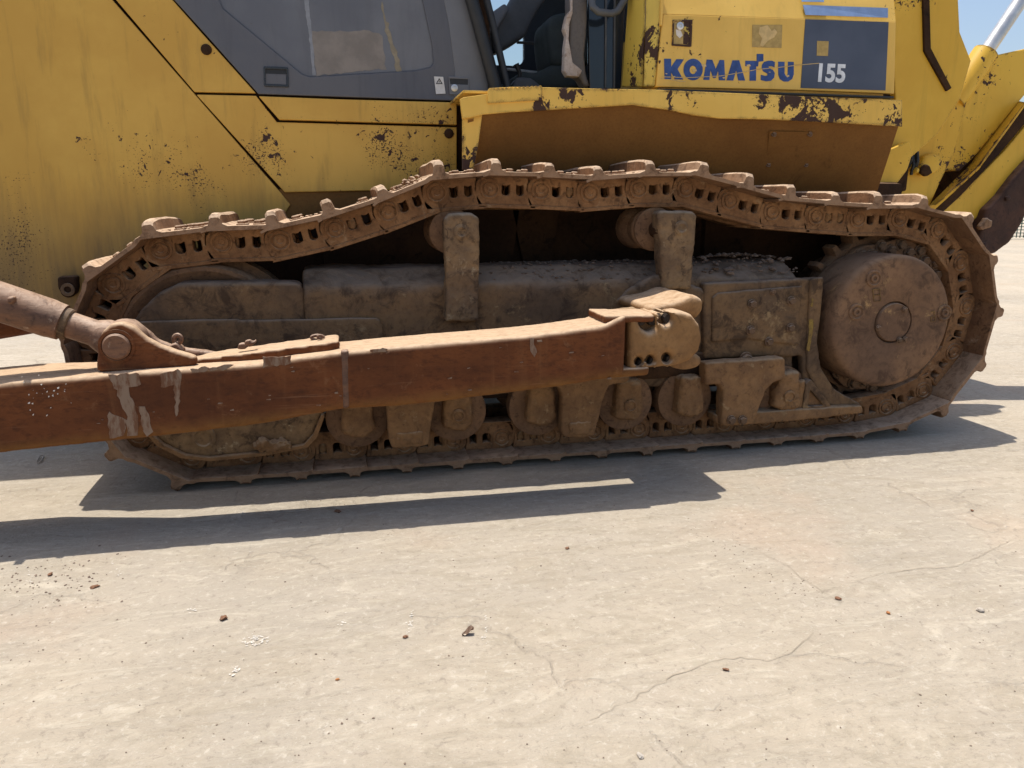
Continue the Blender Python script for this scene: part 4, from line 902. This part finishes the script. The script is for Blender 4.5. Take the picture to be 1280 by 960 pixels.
for j in range(14): crumb(bm, shoe_pt(5, rnd.uniform(.1, .17), rnd.uniform(.05, .25), .078 + rnd.uniform(0, .018)), rnd.uniform(.01, .018), rnd)
tr = link('mud_crumbs', bm_mesh(bm, 25), 'shoe'); tag(tr, 'dry mud crumbs lying on the upper track shoes', 'mud', kind='stuff')

# ------------------------------------------------------------------ things on the yard
def clod(px, size, mat, label, name='dirt_clod', seed=1, flat=.55, group=None):
    size *= .68
    bm = bmesh.new(); bmesh.ops.create_icosphere(bm, subdivisions=3, radius=1); o = Vector((seed * 7.1, seed * 2.3, 1))
    for v in bm.verts:
        k = .8 + .45 * noise.noise(v.co * 1.5 + o) + .2 * noise.noise(v.co * 4 + o); v.co = Vector((v.co.x * size * 1.3, v.co.y * size, v.co.z * size * flat)) * k
    zmin = min(v.co.z for v in bm.verts)
    for v in bm.verts: v.co.z -= zmin * .85
    ob = link(name, bm_mesh(bm, 60), mat); ob.location = G(*px); ob.rotation_euler.z = seed * 1.7
    return tag(ob, label, 'stone' if 'stone' in name else 'clod', group)
clod((280, 774), .017, 'clod', 'dark brown clod lying by white scrapes at lower left of yard', seed=1)
clod((507, 797), .010, 'clod', 'small dark clod at the foot of a white chalk streak', seed=2)
clod((63, 719), .013, 'clod', 'brown clod just below the arm shadow at far left', seed=3)
clod((119, 734), .018, 'clod', 'flat dark clod below the arm shadow, second from the left edge', seed=4, flat=.35)
clod((422, 640), .020, 'clod', 'dark clod lying inside the shadow of the push arm', seed=5, flat=.4)
clod((709, 686), .011, 'clod', 'reddish clod alone on the yard below the arm socket shadow', seed=6)
clod((1047, 749), .014, 'clod', 'flat brown clod beside a crack at right', seed=7, flat=.4)
clod((1215, 639), .010, 'clod', 'tiny dark clod on the concrete right of the track shadow', seed=8)
clod((907, 838), .010, 'clod', 'small brown clod in the lower middle right of the yard', seed=9)
clod((1110, 767), .010, 'orangestone', 'orange pebble at the lower right of the yard', 'stone_pebble', 10)
clod((1225, 764), .016, 'palestone', 'white stone chip at the lower right of the yard', 'stone_chip', 11)
clod((800, 946), .012, 'palestone', 'white stone chip at the very bottom of the yard', 'stone_chip', 12)
clod((422, 850), .007, 'orangestone', 'tiny reddish pebble low in the left half of the yard', 'stone_pebble', 13)
# dry curled leaf
def leaf():
    bm = bmesh.new(); c = G(585, 793); vs = []
    for j in range(5):
        row = []
        for i in range(4):
            u, w = (j / 4 - .5) * .65, i / 3 - .5; wid = .012 * (1 - (2 * u) ** 2 * .8)
            row.append(bm.verts.new((c.x + u * .05 + w * .004, c.y + w * wid * 1.6, .004 + .009 * (2 * w) ** 2 + .010 * math.sin(u * 7 + w))))
        vs.append(row)
    for j in range(4):
        for i in range(3): bm.faces.new((vs[j][i], vs[j + 1][i], vs[j + 1][i + 1], vs[j][i + 1]))
    r_ = bmesh.ops.solidify(bm, geom=bm.faces[:], thickness=.0015)
    return bm_mesh(bm, 60)
tag(link('dry_leaf', leaf(), 'shank'), 'curled brown dry leaf on the concrete in front of the track', 'leaf')
# scraps of wire
w = tube('wire_scrap', [G(46, 578) + Vector((0, 0, .006)), G(50, 572) + Vector((0, 0, .008)), G(55, 571) + Vector((0, 0, .006)), G(52, 577) + Vector((0, 0, .006)), G(47, 581) + Vector((0, 0, .005))], .003, 'palestone', None, 6)
tag(w, 'small bent pale wire on the concrete below the push arm', 'wire')
# grit
bm = bmesh.new(); rnd = random.Random(3)
for k in range(260):
    x, y = rnd.uniform(0, 1280), 610 + 350 * rnd.random() ** .8; p = G(x, y)
    crumb(bm, Vector((p.x, p.y, .001)), rnd.choice((.0015, .002, .0025, .003, .004 if rnd.random() < .3 else .002)), rnd)
for k in range(120):
    p = G(rnd.gauss(55, 45), rnd.gauss(725, 16)); crumb(bm, Vector((p.x, p.y, .001)), rnd.choice((.002, .003, .005)), rnd)
for k in range(70):
    t = rnd.random(); p = G(850 + 170 * t + rnd.gauss(0, 14), 652 + 92 * t + rnd.gauss(0, 7)); crumb(bm, Vector((p.x, p.y, .001)), rnd.choice((.0015, .002, .003)), rnd)
tag(link('grit', bm_mesh(bm, 25), 'crumb'), 'loose grit scattered over the concrete yard', 'grit', kind='stuff')
# white scrapes in the concrete
def scrape(px, parent, seed, amp=1.5):
    """a broken white scrape: many small flecks within the outline"""
    rnd = random.Random(seed); xs = [p[0] for p in px]; ys = [p[1] for p in px]; bm = bmesh.new()
    A_ = (max(xs) - min(xs)) * (max(ys) - min(ys)); n = int(40 + A_ * .5)
    for k in range(n):
        x, y = rnd.uniform(min(xs) - 2, max(xs) + 2), rnd.uniform(min(ys) - 2, max(ys) + 2)
        if not _inside((x + rnd.gauss(0, 1), y + rnd.gauss(0, 1)), px): continue
        if noise.noise(Vector((x * .22, y * .22, seed))) < -.08: continue
        c = G(x, y) + Vector((0, 0, .003)); r = rnd.uniform(.001, .0042); a0 = rnd.random() * 6; m = rnd.randint(5, 7)
        bm.faces.new([bm.verts.new(c + Vector((math.cos(a0 + j * 6.283 / m), math.sin(a0 + j * 6.283 / m) * .6, 0)) * r * rnd.uniform(.5, 1.2)) for j in range(m)])
    o = link('white_scrape', bm_mesh(bm), 'chalk', parent); o['kind'] = 'stuff'; return o
for i, px in enumerate(([(516, 760), (519, 762), (512, 790), (508, 795), (510, 778)], [(608, 765), (610, 768), (608, 790), (606, 808), (604, 800), (606, 782)], [(378, 622), (381, 622), (389, 636), (386, 636)], [(138, 702), (141, 704), (152, 719), (149, 720)], [(178, 640), (181, 634), (183, 634), (181, 641)],
                        [(32, 700), (35, 702), (44, 737), (41, 737)], [(300, 800), (318, 794), (340, 799), (333, 807), (310, 810)], [(284, 845), (296, 832), (301, 836), (290, 848)], [(234, 760), (246, 762), (238, 768), (230, 766)], [(298, 636), (303, 636), (308, 643), (304, 644)], [(420, 790), (428, 772), (433, 763), (431, 780)])):
    scrape(px, ground, i, 1.1)

s_ = NT('crack_dirt'); M['crack'] = s_.done(s_.mix(s_.noise(30, 4, .7), (.30, .25, .19), (.42, .36, .275)), .95, spec=.1)
def crack(px, w, seed):
    rnd = random.Random(seed); P = []
    for i in range(len(px) - 1):
        a, b = G(*px[i]), G(*px[i + 1]); n = max(2, int((b - a).length / .018))
        for k in range(n): q = a.lerp(b, k / n); P.append(q + Vector((rnd.gauss(0, .003), rnd.gauss(0, .003), 0)))
    bm = bmesh.new(); L_, R_ = [], []
    for i, p in enumerate(P):
        d = (P[min(i + 1, len(P) - 1)] - P[max(i - 1, 0)]).normalized(); n = Vector((-d.y, d.x, 0)); ww = w * .5 * max(.05, .55 + .6 * noise.noise(Vector((i * .21, seed, 0)))) * min(1, i / 6, (len(P) - 1 - i) / 6 + .05)
        L_.append(bm.verts.new(p + n * ww + Vector((0, 0, .003)))); R_.append(bm.verts.new(p - n * ww + Vector((0, 0, .003))))
    for i in range(len(P) - 1): bm.faces.new((L_[i], L_[i + 1], R_[i + 1], R_[i]))
    return link('crack', bm_mesh(bm), 'crack', ground)
for i, (px, w_) in enumerate((([(724, 908), (770, 884), (815, 860), (850, 842), (880, 830), (925, 822), (958, 826), (990, 816), (1004, 802), (1022, 780)], .0030), ([(1062, 728), (1100, 718), (1150, 711), (1190, 709), (1222, 697), (1262, 676), (1280, 670)], .0028),
                        ([(1062, 728), (1020, 742), (1040, 752)], .0022), ([(905, 676), (950, 690), (985, 708), (1012, 730), (1044, 748), (1062, 762)], .0026), ([(770, 722), (800, 724), (850, 722)], .0016), ([(520, 720), (548, 735), (590, 745), (612, 760)], .0014))): crack(px, w_, i)
# ------------------------------------------------------------------ green fence far behind
fb = G(1280, 299); fe = bpy.data.objects.new('green_fence', None); COL.objects.link(fe); tag(fe, 'green wire mesh fence far behind the ripper', 'fence')
dirv = Vector((math.cos(R(-22)), math.sin(R(-22)), 0)); base = Vector((fb.x, fb.y, 0)) - dirv * 9
for k in range(9):
    p = base + dirv * (k * 2.5); tube('post', [p, p + Vector((0, 0, 2.1))], .04, 'fence', fe, 8)
    if k == 8: continue
    bm = bmesh.new()
    for j in range(19): add_tube(bm, [p + Vector((0, 0, .1 + j * .105)), p + dirv * 2.5 + Vector((0, 0, .1 + j * .105))], .018, 4, False)
    for j in range(1, 22): a_ = p + dirv * (2.5 * j / 22); add_tube(bm, [a_ + Vector((0, 0, .05)), a_ + Vector((0, 0, 2.05))], .016, 4, False)
    link('mesh_panel', bm_mesh(bm), 'fence', fe)
